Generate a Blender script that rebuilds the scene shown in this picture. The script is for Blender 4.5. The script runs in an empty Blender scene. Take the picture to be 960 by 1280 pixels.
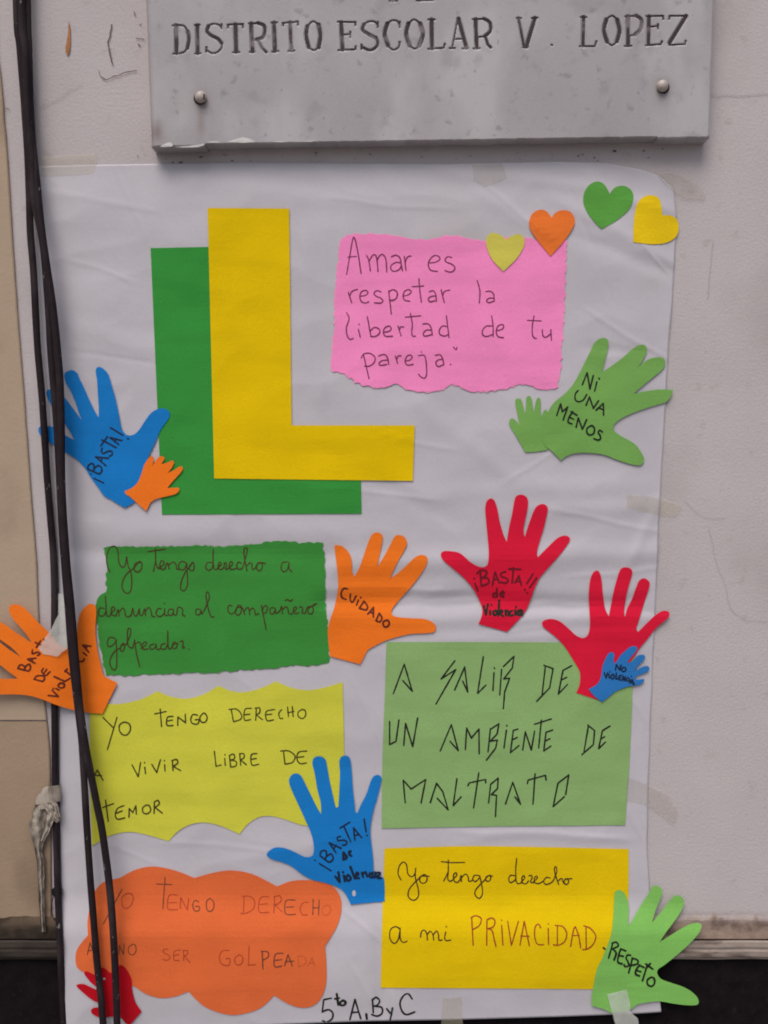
import bpy, math, random
import numpy as np
from mathutils import Vector, noise
from mathutils.geometry import delaunay_2d_cdt
from mathutils.bvhtree import BVHTree

R = math.radians
scene = bpy.context.scene
# ------------------------------------------------------------------ camera
CAM_D, CAM_Z, PITCH, LENS = 1.30, 1.50, R(4.5), 33.2
cd = bpy.data.cameras.new('camera'); cam = bpy.data.objects.new('camera', cd)
scene.collection.objects.link(cam); scene.camera = cam
cam.location = (0, -CAM_D, CAM_Z); cam.rotation_euler = (R(90) - PITCH, 0, 0)
cd.lens = LENS; cd.sensor_width = 36; cd.sensor_fit = 'AUTO'; cd.clip_start = 0.02; cd.clip_end = 200
# ------------------------------------------------------------------ sky and sun (overcast)
SUN_EL, SUN_AZ = 58, 200          # azimuth: clockwise from +Y, sun stands in front of the wall
w = bpy.data.worlds.new('World'); scene.world = w; w.use_nodes = True
nt = w.node_tree; bg = nt.nodes['Background']
sky = nt.nodes.new('ShaderNodeTexSky'); sky.sky_type = 'NISHITA'; sky.sun_disc = False
sky.sun_elevation = R(SUN_EL); sky.sun_rotation = R(SUN_AZ)
sky.air_density = 1.0; sky.dust_density = 4.0; sky.ozone_density = 1.0
nt.links.new(sky.outputs[0], bg.inputs[0]); bg.inputs[1].default_value = 0.09
ld = bpy.data.lights.new('sun', 'SUN'); sun = bpy.data.objects.new('sun', ld)
scene.collection.objects.link(sun)
ld.energy = 1.8; ld.angle = R(38); ld.color = (1.0, 0.945, 0.91)
sd = Vector((math.sin(R(SUN_AZ)) * math.cos(R(SUN_EL)), math.cos(R(SUN_AZ)) * math.cos(R(SUN_EL)), math.sin(R(SUN_EL))))
sun.rotation_euler = sd.to_track_quat('Z', 'Y').to_euler(); sun.location = (0, -3, 4)
vs = scene.view_settings; vs.view_transform = 'Standard'; vs.look = 'None'; vs.gamma = 1
vs.exposure = 0.18; vs.use_curve_mapping = False
scene.render.engine = 'CYCLES'; scene.cycles.filter_width = 1.9; scene.render.resolution_x = 768; scene.render.resolution_y = 1024

random.seed(7)
COL = scene.collection
FPX = LENS / 36 * 1280

def P(px, py, d=0.0):
    """point of the photographed wall: pixel of the 960x1280 photo and distance d (metres) in front of the wall"""
    a = (px - 480) / FPX; b = (640 - py) / FPX
    dy = math.cos(PITCH) + b * math.sin(PITCH); dz = -math.sin(PITCH) + b * math.cos(PITCH)
    t = (CAM_D - d) / dy
    return (a * t, -d, CAM_Z + dz * t)

# ------------------------------------------------------------------ materials
def mat(name, col, rough=0.8, var=0.06, vscale=30, bump=0.0, bscale=400, spec=0.3, fine=0.04):
    m = bpy.data.materials.new(name); m.use_nodes = True; t = m.node_tree; n = t.nodes; l = t.links
    b = n['Principled BSDF']; b.inputs['Roughness'].default_value = rough
    b.inputs['Specular IOR Level'].default_value = spec
    tc = n.new('ShaderNodeTexCoord')
    n1 = n.new('ShaderNodeTexNoise'); n1.inputs['Scale'].default_value = vscale; n1.inputs['Detail'].default_value = 4
    n2 = n.new('ShaderNodeTexNoise'); n2.inputs['Scale'].default_value = 700; n2.inputs['Detail'].default_value = 2
    l.new(tc.outputs['Object'], n1.inputs['Vector']); l.new(tc.outputs['Object'], n2.inputs['Vector'])
    def rng(src, amp):
        r = n.new('ShaderNodeMapRange'); r.inputs['From Min'].default_value = 0.3; r.inputs['From Max'].default_value = 0.7
        r.inputs['To Min'].default_value = 1 - amp; r.inputs['To Max'].default_value = 1 + amp
        l.new(src, r.inputs['Value']); return r.outputs[0]
    mu = n.new('ShaderNodeMath'); mu.operation = 'MULTIPLY'
    l.new(rng(n1.outputs['Fac'], var), mu.inputs[0]); l.new(rng(n2.outputs['Fac'], fine), mu.inputs[1])
    vm = n.new('ShaderNodeVectorMath'); vm.operation = 'SCALE'; vm.inputs[0].default_value = col[:3]
    l.new(mu.outputs[0], vm.inputs['Scale']); l.new(vm.outputs[0], b.inputs['Base Color'])
    if bump:
        n3 = n.new('ShaderNodeTexNoise'); n3.inputs['Scale'].default_value = bscale; n3.inputs['Detail'].default_value = 5
        l.new(tc.outputs['Object'], n3.inputs['Vector'])
        bp = n.new('ShaderNodeBump'); bp.inputs['Strength'].default_value = bump; bp.inputs['Distance'].default_value = 0.001
        l.new(n3.outputs['Fac'], bp.inputs['Height']); l.new(bp.outputs[0], b.inputs['Normal'])
    m['vm'] = 1
    return m

def mix_patch(m, col, scale, lo, hi, amount=1.0, stretch=(1, 1, 1), detail=6, attr=None):
    """blend another colour in where a noise (or a painted stain mask) exceeds a threshold"""
    t = m.node_tree; n = t.nodes; l = t.links; b = n['Principled BSDF']
    src = b.inputs['Base Color'].links[0].from_socket
    mp = n.new('ShaderNodeMapping'); mp.inputs['Scale'].default_value = stretch
    tc = n.new('ShaderNodeTexCoord'); l.new(tc.outputs['Object'], mp.inputs[0])
    nz = n.new('ShaderNodeTexNoise'); nz.inputs['Scale'].default_value = scale; nz.inputs['Detail'].default_value = detail
    l.new(mp.outputs[0], nz.inputs['Vector'])
    r = n.new('ShaderNodeMapRange'); r.interpolation_type = 'SMOOTHSTEP'
    r.inputs['From Min'].default_value = lo; r.inputs['From Max'].default_value = hi
    r.inputs['To Max'].default_value = amount
    l.new(nz.outputs['Fac'], r.inputs['Value']); fac = r.outputs[0]
    if attr:
        at = n.new('ShaderNodeAttribute'); at.attribute_name = attr
        mm = n.new('ShaderNodeMath'); mm.operation = 'MULTIPLY'
        l.new(fac, mm.inputs[0]); l.new(at.outputs['Fac'], mm.inputs[1]); fac = mm.outputs[0]
    mx = n.new('ShaderNodeMix'); mx.data_type = 'RGBA'
    mx.inputs['B'].default_value = (*col, 1)
    l.new(fac, mx.inputs['Factor']); l.new(src, mx.inputs['A']); l.new(mx.outputs['Result'], b.inputs['Base Color'])
    return m

def paper(name, col, var=0.04):
    m = mat(name, col, rough=0.85, var=var, vscale=14, bump=0.3, bscale=260, spec=0.08, fine=0.07)
    return mix_patch(m, tuple(c * .86 for c in col), 26, .46, .7, .55, (.25, 1, 1.3), 3)

M = {}
M['wall'] = mat('wall_paint', (.525, .475, .475), .85, .05, 6, .6, 260, .2, .08)
mix_patch(M['wall'], (.375, .34, .335), 4, .50, .72, .6)
mix_patch(M['wall'], (.42, .37, .355), 45, .6, .72, .5)
M['beige_low'] = mat('shaded_beige_paint', (.35, .255, .175), .85, .09, 8, .5, 200, .2, .06)  # darker beige for the lower block: shade painted into base and patches
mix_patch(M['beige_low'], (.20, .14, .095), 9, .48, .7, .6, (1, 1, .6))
M['beige'] = mat('beige_paint', (.44, .335, .24), .8, .06, 8, .4, 200, .3, .05)
mix_patch(M['beige'], (.28, .195, .14), 9, .5, .75, .5)
M['plaster'] = mat('bare_plaster', (.34, .25, .20), .9, .15, 60, .9, 180, .2, .08)
mix_patch(M['plaster'], (.14, .095, .075), 40, .5, .68, .8)
M['plaster_dirty_shaded'] = mat('dirty_shaded_plaster', (.055, .040, .028), .9, .2, 60, .9, 180, .2, .1)  # left band: mottled dirt, with the shade towards the lower left painted in
mix_patch(M['plaster_dirty_shaded'], (.022, .016, .012), 25, .45, .65, .8)
M['ledge'] = mat('ledge_paint', (.33, .27, .23), .8, .12, 40, .7, 160, .3, .08)
mix_patch(M['ledge'], (.10, .07, .055), 30, .52, .66, .8, (.5, 1, 2))
M['ledge_dirty_shaded'] = mat('dirty_shaded_ledge_paint', (.045, .034, .027), .85, .2, 40, .7, 160, .3, .1)  # left ledge: dirty paint and shade, both put into the colour
mix_patch(M['ledge_dirty_shaded'], (.018, .014, .012), 30, .45, .66, .8, (.5, 1, 2))
M['dado'] = mat('black_dado_paint', (.0100, .0075, .0088), .85, .3, 50, .6, 150, .06, .2)
mix_patch(M['dado'], (.025, .018, .018), 110, .6, .75, .6)
M['bounce_pavement'] = mat('bounce_pavement', (.19, .18, .175), .9, .15, 3, .5, 60, .2, .08)
M['poster'] = mat('white_poster_paper', (.54, .515, .552), .8, .03, 8, .25, 150, .2, .035)
mix_patch(M['poster'], (.49, .445, .40), 5, .56, .78, .5)
M['marble'] = mat('grey_marble', (.385, .36, .37), .45, .08, 9, .15, 300, .4, .07)
mix_patch(M['marble'], (.49, .475, .48), 7, .47, .68, .75, (1.6, 1, .9))
mix_patch(M['marble'], (.29, .265, .28), 26, .56, .70, .5)
mix_patch(M['marble'], (.20, .185, .20), 60, .62, .74, .5)
mix_patch(M['marble'], (.17, .15, .165), 130, .66, .76, .45)
mix_patch(M['marble'], (.22, .165, .15), 30, .2, .5, 1.0, (1, 1, .5), attr='stain')
M['engrave'] = mat('worn_letter_paint', (.052, .036, .040), .7, .2, 60, 0, 100, .3, .15)
mix_patch(M['engrave'], (.24, .21, .215), 60, .52, .68, .75)
M['chip'] = mat('fresh_marble_break', (.60, .58, .57), .6, .1, 80, .8, 200, .4, .05)
M['crack'] = mat('crack_shadow_grime', (.15, .10, .095), .95)
M['faintcrack'] = mat('hairline_crack', (.40, .36, .365), .95)
M['rust'] = mat('rusty_brick_chip', (.42, .185, .075), .95, .2, 200)
M['screw'] = mat('painted_screw_cap', (.44, .38, .34), .45, .15, 200, .3, 400, .5)
M['dark'] = mat('dark_grime', (.035, .028, .028), .8)
M['green'] = paper('green_card', (.042, .300, .050)); M['yellow'] = paper('yellow_card', (.80, .545, .002))
M['pinkf'] = paper('torn_pink_fringe', (.93, .36, .56)); M['greenf'] = paper('torn_green_fringe', (.12, .33, .10)); M['pink'] = paper('pink_paper', (.98, .285, .58)); M['dgreen'] = paper('torn_green_paper', (.050, .280, .048))
M['ygreen'] = paper('lime_yellow_paper', (.65, .64, .06)); M['lgreen'] = paper('pale_green_paper', (.275, .455, .165))
M['hgreen'] = paper('leaf_green_card', (.195, .42, .10)); M['hgreen2'] = paper('bright_green_card', (.225, .53, .115))
M['heartgreen'] = paper('heart_green_card', (.11, .36, .06)); M['olive'] = paper('pale_yellow_card', (.66, .60, .10))
M['orange'] = paper('orange_card', (.93, .20, .018)); M['cloud'] = paper('deep_orange_card', (.78, .155, .045))
M['oheart'] = paper('orange_heart_card', (.88, .20, .035))
M['red'] = paper('red_card', (.72, .012, .045)); M['dred'] = paper('dark_red_card', (.52, .006, .016))
M['blue'] = paper('blue_card', (.012, .205, .58)); M['sblue'] = paper('small_blue_card', (.03, .19, .52))
M['yheart'] = paper('yellow_heart_card', (.84, .58, .01)); M['ynote'] = paper('yellow_note_card', (.80, .555, .003))
def ink(n, c): return mat(n, c, .6, .15, 300, 0, 100, .3, .1)
M['i_purple'] = ink('purple_ballpen', (.20, .022, .085)); M['i_brown'] = ink('brown_pen', (.062, .032, .008))
M['i_olive'] = ink('dark_pen_on_lime', (.055, .05, .008)); M['i_black'] = ink('black_marker', (.012, .014, .008))
M['i_navy'] = ink('dark_marker_on_blue', (.006, .018, .05)); M['i_red'] = ink('red_pen', (.36, .045, .01))
M['i_rbrown'] = ink('dark_marker_on_orange', (.12, .018, .008)); M['i_maroon'] = ink('soft_marker_on_red', (.17, .004, .014))
M['i_pencil'] = ink('dark_pencil_on_orange', (.16, .05, .025)); M['i_faint'] = ink('faint_red_pencil', (.45, .055, .02))
M['i_vfaint'] = ink('very_faint_pencil', (.58, .10, .025))
M['cable'] = mat('black_cable_sheath', (.019, .012, .0155), .75, .2, 60, .3, 300, .18, .1)
mix_patch(M['cable'], (.28, .25, .25), 190, .71, .74, .7, (1, 1, .45), 2)
mix_patch(M['cable'], (.05, .038, .04), 40, .5, .65, .6, (1, 1, .3))
M['plastic'] = mat('dirty_white_plastic', (.37, .32, .265), .5, .12, 40, .6, 60, .5, .05)
mix_patch(M['plastic'], (.17, .135, .11), 75, .50, .64, .8, (1.6, 1, .6))
M['blackpl'] = mat('black_plastic', (.012, .010, .012), .4)

def tape_mat(name, col, opacity, rough=.35):
    m = mat(name, col, rough, .08, 60, .4, 120, .5, .03)
    t = m.node_tree; n = t.nodes; l = t.links
    out = n['Material Output']; tr = n.new('ShaderNodeBsdfTransparent'); mx = n.new('ShaderNodeMixShader')
    mx.inputs[0].default_value = opacity
    l.new(tr.outputs[0], mx.inputs[1]); l.new(n['Principled BSDF'].outputs[0], mx.inputs[2]); l.new(mx.outputs[0], out.inputs[0])
    return m
M['tape_y'] = tape_mat('yellowed_tape', (.66, .59, .43), .12)
M['tape_g'] = tape_mat('greyish_tape', (.58, .52, .43), .11)
M['tape_w'] = tape_mat('milky_tape', (.85, .88, .80), .30)
M['tape_c'] = tape_mat('clear_film_tape', (.80, .80, .74), .36)

# ------------------------------------------------------------------ object helpers
def link(o, parent=None, label=None, cat=None, group=None, kind=None):
    COL.objects.link(o)
    if parent is not None: o.parent = parent
    for k, v in (('label', label), ('category', cat), ('group', group), ('kind', kind)):
        if v: o[k] = v
    return o
def mesh_obj(name, verts, faces, m, parent=None, smooth=False, **kw):
    me = bpy.data.meshes.new(name); me.from_pydata(verts, [], faces); me.materials.append(m)
    if smooth: me.polygons.foreach_set('use_smooth', [True] * len(me.polygons))
    me.update()
    return link(bpy.data.objects.new(name, me), parent, **kw)
def box(x0, x1, y0, y1, z0, z1):
    v = [(x, y, z) for x in (x0, x1) for y in (y0, y1) for z in (z0, z1)]
    f = [(0, 1, 3, 2), (4, 6, 7, 5), (0, 4, 5, 1), (2, 3, 7, 6), (0, 2, 6, 4), (1, 5, 7, 3)]
    return v, f
def nz(x, y, s, seed=0): return noise.noise(Vector((x / s, y / s, seed * 7.31)))

def cr(pts, corner=None, step=3.0, closed=False):
    """Catmull-Rom through pts, broken at corners, sampled about every step px"""
    n = len(pts); corner = corner or [False] * n; out = []
    last = n if closed else n - 1
    for i in range(last):
        p1 = pts[i]; p2 = pts[(i + 1) % n]
        if closed: p0 = pts[i - 1]; p3 = pts[(i + 2) % n]
        else: p0 = pts[i - 1] if i > 0 else p1; p3 = pts[i + 2] if i + 2 < n else p2
        if corner[i]: p0 = p1
        if corner[(i + 1) % n]: p3 = p2
        L = math.hypot(p2[0] - p1[0], p2[1] - p1[1]); k = max(1, int(round(L / step)))
        for j in range(k):
            t = j / k; t2 = t * t; t3 = t2 * t
            out.append(tuple(0.5 * ((2 * p1[c]) + (-p0[c] + p2[c]) * t + (2 * p0[c] - 5 * p1[c] + 4 * p2[c] - p3[c]) * t2
                       + (-p0[c] + 3 * p1[c] - 3 * p2[c] + p3[c]) * t3) for c in (0, 1)))
    if not closed: out.append(tuple(pts[-1][:2]))
    return out
def parse(s, T):
    ox, oy, k = T; pts = []; cor = []
    for tok in s.split():
        c = tok.endswith('*'); x, y = tok.rstrip('*').split(',')
        pts.append((ox + float(x) / k, oy + float(y) / k)); cor.append(c)
    return pts, cor

# ------------------------------------------------------------------ poster surface (mm in front of the wall)
def ss(a, b, x):
    t = min(1, max(0, (x - a) / (b - a))); return t * t * (3 - 2 * t)
def itp(tab, x):
    if x <= tab[0][0]: return tab[0][1]
    for (a, b), (c, d) in zip(tab, tab[1:]):
        if x <= c: return b + (d - b) * (x - a) / (c - a)
    return tab[-1][1]
LEFT = [(195, 46), (300, 47), (400, 51), (500, 58), (560, 66), (620, 71), (700, 73), (900, 74), (1000, 74), (1100, 75.5), (1200, 79), (1300, 84)]
RIGHT = [(195, 838), (230, 842), (270, 846), (340, 843), (430, 836), (560, 829), (640, 824), (700, 822), (780, 818), (900, 813), (1000, 810), (1050, 809), (1110, 812), (1200, 819), (1262, 826), (1290, 828)]
TOP = [(40, 208), (110, 206), (300, 203), (560, 205), (700, 202), (760, 204), (800, 212), (822, 220), (836, 234), (850, 252)]
BOT = [(40, 1290), (250, 1285), (395, 1279), (460, 1276.5), (560, 1275), (700, 1271), (800, 1267), (830, 1265)]
def base_h(x, y):
    e = min(x - itp(LEFT, y), itp(RIGHT, y) - x, y - itp(TOP, x), itp(BOT, x) - y)
    ef = 0.12 + 0.88 * ss(0, 55, e)
    h = 1.2 + ef * (4.2 + 2.2 * nz(x, y * .8, 190, 1) + 1.3 * nz(x, y * 1.4, 85, 2))
    return h + 11.5 * ss(1115, 1175, y)
CREASE = [  # x0,y0,x1,y1, amplitude mm, width px
    (420, 706, 845, 690, 1.9, 14), (400, 750, 845, 757, -2.8, 11), (430, 776, 845, 772, 1.0, 9), (90, 662, 420, 668, 1.0, 16), (80, 690, 420, 694, -1.0, 10),
    (700, 250, 845, 330, .9, 9), (790, 250, 838, 262, 1.2, 8), (735, 300, 842, 345, -1.0, 9), (820, 335, 842, 440, 1.1, 7), (745, 435, 800, 440, -.8, 7),
    (600, 240, 700, 300, .7, 10), (380, 300, 400, 500, .55, 10), (520, 500, 640, 600, .7, 12), (470, 1170, 476, 1262, -1.5, 8), (488, 1245, 500, 1275, 1.0, 7),
    (110, 410, 200, 440, .7, 14), (90, 520, 110, 640, .5, 12), (640, 640, 820, 632, .8, 10), (440, 870, 470, 1000, .6, 9), (800, 900, 812, 1000, .6, 8),
    (300, 1075, 420, 1050, .6, 9), (90, 1100, 100, 1260, .5, 8), (560, 215, 760, 235, .9, 9), (240, 225, 420, 250, .6, 12), (400, 560, 560, 650, -.7, 12),
    (500, 620, 800, 610, .7, 14), (560, 800, 790, 792, .8, 8), (820, 640, 790, 700, .8, 7), (600, 1045, 780, 1048, .7, 6), (280, 640, 300, 680, .6, 8),
    (610, 232, 690, 300, .42, 3), (720, 250, 760, 360, -.4, 3), (800, 300, 842, 352, .5, 2.6), (742, 392, 836, 452, .45, 3), (535, 330, 556, 420, .3, 3),
    (372, 330, 408, 520, .34, 3.2), (150, 225, 186, 300, .3, 3), (95, 330, 160, 350, .32, 3), (100, 440, 185, 452, -.32, 3), (400, 610, 540, 622, .35, 3),
    (640, 600, 700, 560, .35, 3), (700, 640, 822, 662, .4, 3), (720, 720, 824, 712, .4, 3), (430, 735, 560, 739, .5, 3.5), (640, 758, 700, 752, .5, 3),
    (440, 845, 474, 930, .35, 3), (790, 870, 812, 905, .35, 2.6), (785, 1010, 810, 1060, .35, 3), (210, 1055, 330, 1062, .35, 3), (150, 1060, 190, 1080, .3, 3),
    (432, 1140, 476, 1180, .45, 3), (440, 1210, 470, 1262, .45, 3), (90, 1120, 108, 1170, .35, 3), (420, 250, 560, 262, .3, 3), (470, 540, 560, 560, .3, 3),
    (60, 240, 190, 262, .3, 4), (580, 1040, 760, 1046, .35, 3), (620, 790, 700, 782, .3, 3)]
def crease_h(x, y):
    s = .9 * (abs(nz(x + 30 * nz(x, y, 120, 6), y * 1.3, 75, 15)) * -2 + .5)
    for x0, y0, x1, y1, a, wd in CREASE:
        dx, dy = x1 - x0, y1 - y0; L = math.hypot(dx, dy); dx /= L; dy /= L
        if x < min(x0, x1) - 45 or x > max(x0, x1) + 45 or y < min(y0, y1) - 45 or y > max(y0, y1) + 45: continue
        t = (x - x0) * dx + (y - y0) * dy
        if t < -40 or t > L + 40: continue
        q = (x - x0) * -dy + (y - y0) * dx + 4 * nz(x, y, 60, 5)
        if abs(q) > 3 * wd: continue
        f = ss(-30, 10, t) * (1 - ss(L - 10, L + 30, t))
        s += 1.4 * a * f * math.exp(-(q / wd) ** 2)
    return s
def poster_h(x, y): return max(1.2, base_h(x, y) + crease_h(x, y) + .25 * nz(x, y, 22, 3))

class Surf:
    """height lookup on a built sheet, in photo pixels and mm"""
    def __init__(s, v, f): s.t = BVHTree.FromPolygons(v, f); s.z = sum(a[2] for a in v) / len(v)
    def h(s, x, y):
        r = s.t.ray_cast(Vector((x, y, 500)), Vector((0, 0, -1)))
        return r[0].z if r[0] else s.z
def sheet(name, outline, hf, m, thick=.35, grid=7.0, jitter=0.0, parent=None, **kw):
    """a sheet with its own outline following height function hf(px,py) in mm; returns object and surface"""
    pts = outline
    if jitter:
        pts = [(x + jitter * nz(x * 1.0, y, 5, 9) * 2, y + jitter * nz(x, y, 5, 11) * 2) for x, y in pts]
    n = len(pts); A = np.array(pts)
    xs = np.arange(A[:, 0].min() + grid * .5, A[:, 0].max(), grid); ys = np.arange(A[:, 1].min() + grid * .5, A[:, 1].max(), grid)
    ins = []
    B = np.roll(A, -1, axis=0)
    for y in ys:
        for x in xs:
            cond = (A[:, 1] > y) != (B[:, 1] > y)
            if not cond.any(): continue
            xc = A[cond, 0] + (y - A[cond, 1]) / (B[cond, 1] - A[cond, 1]) * (B[cond, 0] - A[cond, 0])
            if (xc > x).sum() % 2 and ((A - (x, y)) ** 2).sum(1).min() > (grid * .45) ** 2: ins.append((x, y))
    vin = [Vector(p) for p in pts] + [Vector(p) for p in ins]
    vo, eo, fo = delaunay_2d_cdt(vin, [(i, (i + 1) % n) for i in range(n)], [], 1, 1e-4)[:3]
    v3 = [(v.x, v.y, hf(v.x, v.y)) for v in vo]
    cnt = {}
    ff = []
    for f in fo:
        a = sum((vo[f[i]].x * vo[f[(i + 1) % len(f)]].y - vo[f[(i + 1) % len(f)]].x * vo[f[i]].y) for i in range(len(f)))
        f = list(f) if a < 0 else list(reversed(f)); ff.append(f)
        for i in range(len(f)): cnt[(f[i], f[(i + 1) % len(f)])] = 1
    k = len(v3)
    W = [P(x, y, h / 1000) for x, y, h in v3] + [P(x, y, (h - thick) / 1000) for x, y, h in v3]
    F = [tuple(reversed(f)) for f in ff] + [tuple(i + k for i in f) for f in ff]
    for (a, b) in cnt:
        if (b, a) not in cnt: F.append((a, b, b + k, a + k))
    o = mesh_obj(name, W, F, m, parent, **kw)
    # outward normals
    import bmesh
    bm = bmesh.new(); bm.from_mesh(o.data); bmesh.ops.recalc_face_normals(bm, faces=bm.faces); bm.to_mesh(o.data); bm.free()
    return o, Surf(v3, ff)

def stroke_mesh(V, F, pts, wd, hf, lift, off=0.06):
    """one pen stroke as a thin strip lying on the surface"""
    if len(pts) < 2: return
    n = len(pts); ts = []
    for i in range(n):
        a = pts[max(0, i - 1)]; b = pts[min(n - 1, i + 1)]
        dx, dy = b[0] - a[0], b[1] - a[1]; L = math.hypot(dx, dy) or 1; ts.append((dx / L, dy / L))
    rows = [(pts[0][0] - ts[0][0] * wd * .45, pts[0][1] - ts[0][1] * wd * .45, .45, ts[0])]
    rows += [(p[0], p[1], 1.0, t) for p, t in zip(pts, ts)]
    rows += [(pts[-1][0] + ts[-1][0] * wd * .45, pts[-1][1] + ts[-1][1] * wd * .45, .45, ts[-1])]
    b0 = len(V)
    for j, (x, y, s, t) in enumerate(rows):
        hw = wd * .5 * s * (1 + .22 * nz(x, y, 4, 21)); hh = lift + off * j / max(1, len(rows)) 
        for sg in (-1, 1):
            X = x - t[1] * hw * sg; Y = y + t[0] * hw * sg
            V.append(P(X, Y, (hf(X, Y) + hh) / 1000))
        if j: a = b0 + 2 * j; F.append((a - 2, a - 1, a + 1, a))
def write(parent, surf, T, wd, m, words, name='handwriting', lift=.12):
    """each word: strokes split by ';', '~' = curved stroke, 'w=' overrides width"""
    for wi, wstr in enumerate(words):
        V, F = [], []; k = 0
        for st in wstr.split(';'):
            st = st.strip()
            if not st: continue
            ww = wd; TT = T
            if st.startswith('w'):
                a, st = st.split(' ', 1); ww = float(a[1:])
            curve = st.startswith('~'); pts, _ = parse(st.lstrip('~'), TT)
            if curve:
                stroke_mesh(V, F, cr(pts, step=1.3), ww, surf, lift + .05 * (k % 6), .25); k += 1
            else:
                for a, b in zip(pts, pts[1:]):
                    stroke_mesh(V, F, cr([a, b], step=3), ww, surf, lift + .05 * (k % 6), .02); k += 1
        mesh_obj(name, V, F, m, parent)
def words(parent, surf, items):
    for T, wd, m, ws in items: write(parent, surf.h, T, wd, M[m], ws)

# ================================================================== THE SETTING
def zat(py): return P(480, py, 0)[2]
XL = P(20, 640)[0]
ZD = zat(1199)        # top of the black dado
ZL = zat(1175)        # underside of the plaster band, top of the ledge
ground = mesh_obj('bounce_pavement', *box(-9, 9, -14, .02, -.12, 0), M['bounce_pavement'], kind='structure')  # unseen ground sheet, added to bounce light onto the wall
# grey wall: gridded sheet with gentle trowel unevenness
def wall_sheet(name, outline_fn, m, d0, amp, kind='structure', parent=None, nx=60, ny=80):
    V, F = [], []
    for j in range(ny + 1):
        for i in range(nx + 1):
            x, z = outline_fn(i / nx, j / ny)
            V.append((x, -d0 - amp * noise.noise(Vector((x * 3, z * 3, 4))) - amp * .4 * noise.noise(Vector((x * 14, z * 14, 9))), z))
    for j in range(ny):
        for i in range(nx):
            a = j * (nx + 1) + i; F.append((a, a + 1, a + nx + 2, a + nx + 1))
    k = len(V); V += [(-4.5, .2, .5), (4.5, .2, .5)]
    V = V[:k]
    return mesh_obj(name, V, F, m, parent, smooth=True, kind=kind)
wall = wall_sheet('wall', lambda u, v: (-4.5 + 9 * u, ZL + .001 + (4.2 - ZL) * v), M['wall'], 0.0, .0005, nx=360, ny=220)
back = mesh_obj('wall_core', *box(-4.5, 4.5, .012, .30, 0, 4.2), M['wall'], kind='structure')
# beige painted block at the left with a joint in it, 4 mm proud
BE = [(-300, -14), (60, -4), (110, 2), (140, 4), (200, 9), (300, 15), (400, 22), (500, 30), (600, 37), (700, 45), (800, 49), (850, 52), (900, 58), (940, 62), (1150, 64), (1190, 64)]
def beige(y0, y1):
    ys = list(np.arange(y0, y1, 10)) + [y1]
    rows = []
    for y in ys:
        xr = P(itp(BE, y), y, .004)[0] + .0006 * nz(0, y, 20, 3); z = P(0, y, .004)[2]
        rows.append((xr, z))
    V, F = [], []
    for xr, z in rows:
        V += [(-4.5, -.004, z), (xr - .0015, -.004, z), (xr, -.003, z), (xr + .0004, .004, z)]
    for j in range(len(rows) - 1):
        for i in range(3): a = j * 4 + i; F.append((a, a + 4, a + 5, a + 1))
    n = (len(rows) - 1) * 4
    return V, F, n
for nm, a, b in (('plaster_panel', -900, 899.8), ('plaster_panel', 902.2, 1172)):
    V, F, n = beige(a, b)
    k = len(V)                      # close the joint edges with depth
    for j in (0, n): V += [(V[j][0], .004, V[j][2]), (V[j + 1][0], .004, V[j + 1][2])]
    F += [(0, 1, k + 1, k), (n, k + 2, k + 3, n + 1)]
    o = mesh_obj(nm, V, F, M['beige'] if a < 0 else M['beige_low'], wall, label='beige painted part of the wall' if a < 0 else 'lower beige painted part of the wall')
# bare plaster band with a ragged upper edge, ledge and black dado
def band(x0, x1, ytop, m, name, parent, d=.0035, d0=.0006):
    V, F, FA = [], [], []; xs = np.arange(x0, x1 + 3, 3.0)
    for x in xs:
        yt = ytop + 3 * nz(x, 0, 40, 31) + 1.0 * nz(x, 0, 9, 33)
        for y, dd, fa in ((yt, d0, 1), (yt + 5, d0 + .0006, .75), (yt + 11, d + .001 * nz(x, 9, 14, 4), .35), (yt + 17, d, .0), (1166, d + .001 * nz(x, 3, 12, 6), 0), (1173.4, d, 0), (1174.2, .0, 0)):
            V.append(P(x, max(y, ytop - 5), dd)); FA.append(fa)
    for i in range(len(xs) - 1):
        for j in range(6): a = i * 7 + j; F.append((a, a + 1, a + 8, a + 7))
    o = mesh_obj(name, V, F, m, parent)
    at = o.data.attributes.new('fade', 'FLOAT', 'POINT'); at.data.foreach_set('value', FA)
    return o
mix_patch(M['plaster'], (.45, .405, .40), 50, .25, .5, 1.0, attr='fade'); mix_patch(M['plaster_dirty_shaded'], (.15, .105, .07), 40, .25, .6, 1.0, attr='fade')
band(40, 3000, 1140, M['plaster'], 'plaster_band', wall)
band(-2600, 70, 1146, M['plaster_dirty_shaded'], 'plaster_band', wall, d=.0065, d0=.0046)
def ledge(xa, xb, m, name):
    prof = [(.0, 1175.2), (.009, 1175.8), (.0115, 1178), (.012, 1184), (.0105, 1187), (.0115, 1190), (.0105, 1196), (.007, 1199), (-.004, 1199.6)]
    V, F = [], []; xs = np.arange(xa, xb + 8, 8.0)
    for x in xs:
        for d, y in prof: V.append(P(x, y + .9 * nz(x, y, 60, 41), d + .0006 * nz(x, y, 15, 43)))
    n = len(prof)
    for i in range(len(xs) - 1):
        for j in range(n - 1): a = i * n + j; F.append((a, a + 1, a + n + 1, a + n))
    return mesh_obj(name, V, F, m, None, kind='structure')
ledge(76, 3000, M['ledge'], 'wall_ledge'); ledge(-2600, 68, M['ledge_dirty_shaded'], 'wall_ledge')
dado = wall_sheet('dado', lambda u, v: (-4.5 + 9 * u, .001 + (ZD + .002) * v), M['dado'], -.001, .0015, nx=120, ny=40)

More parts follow.
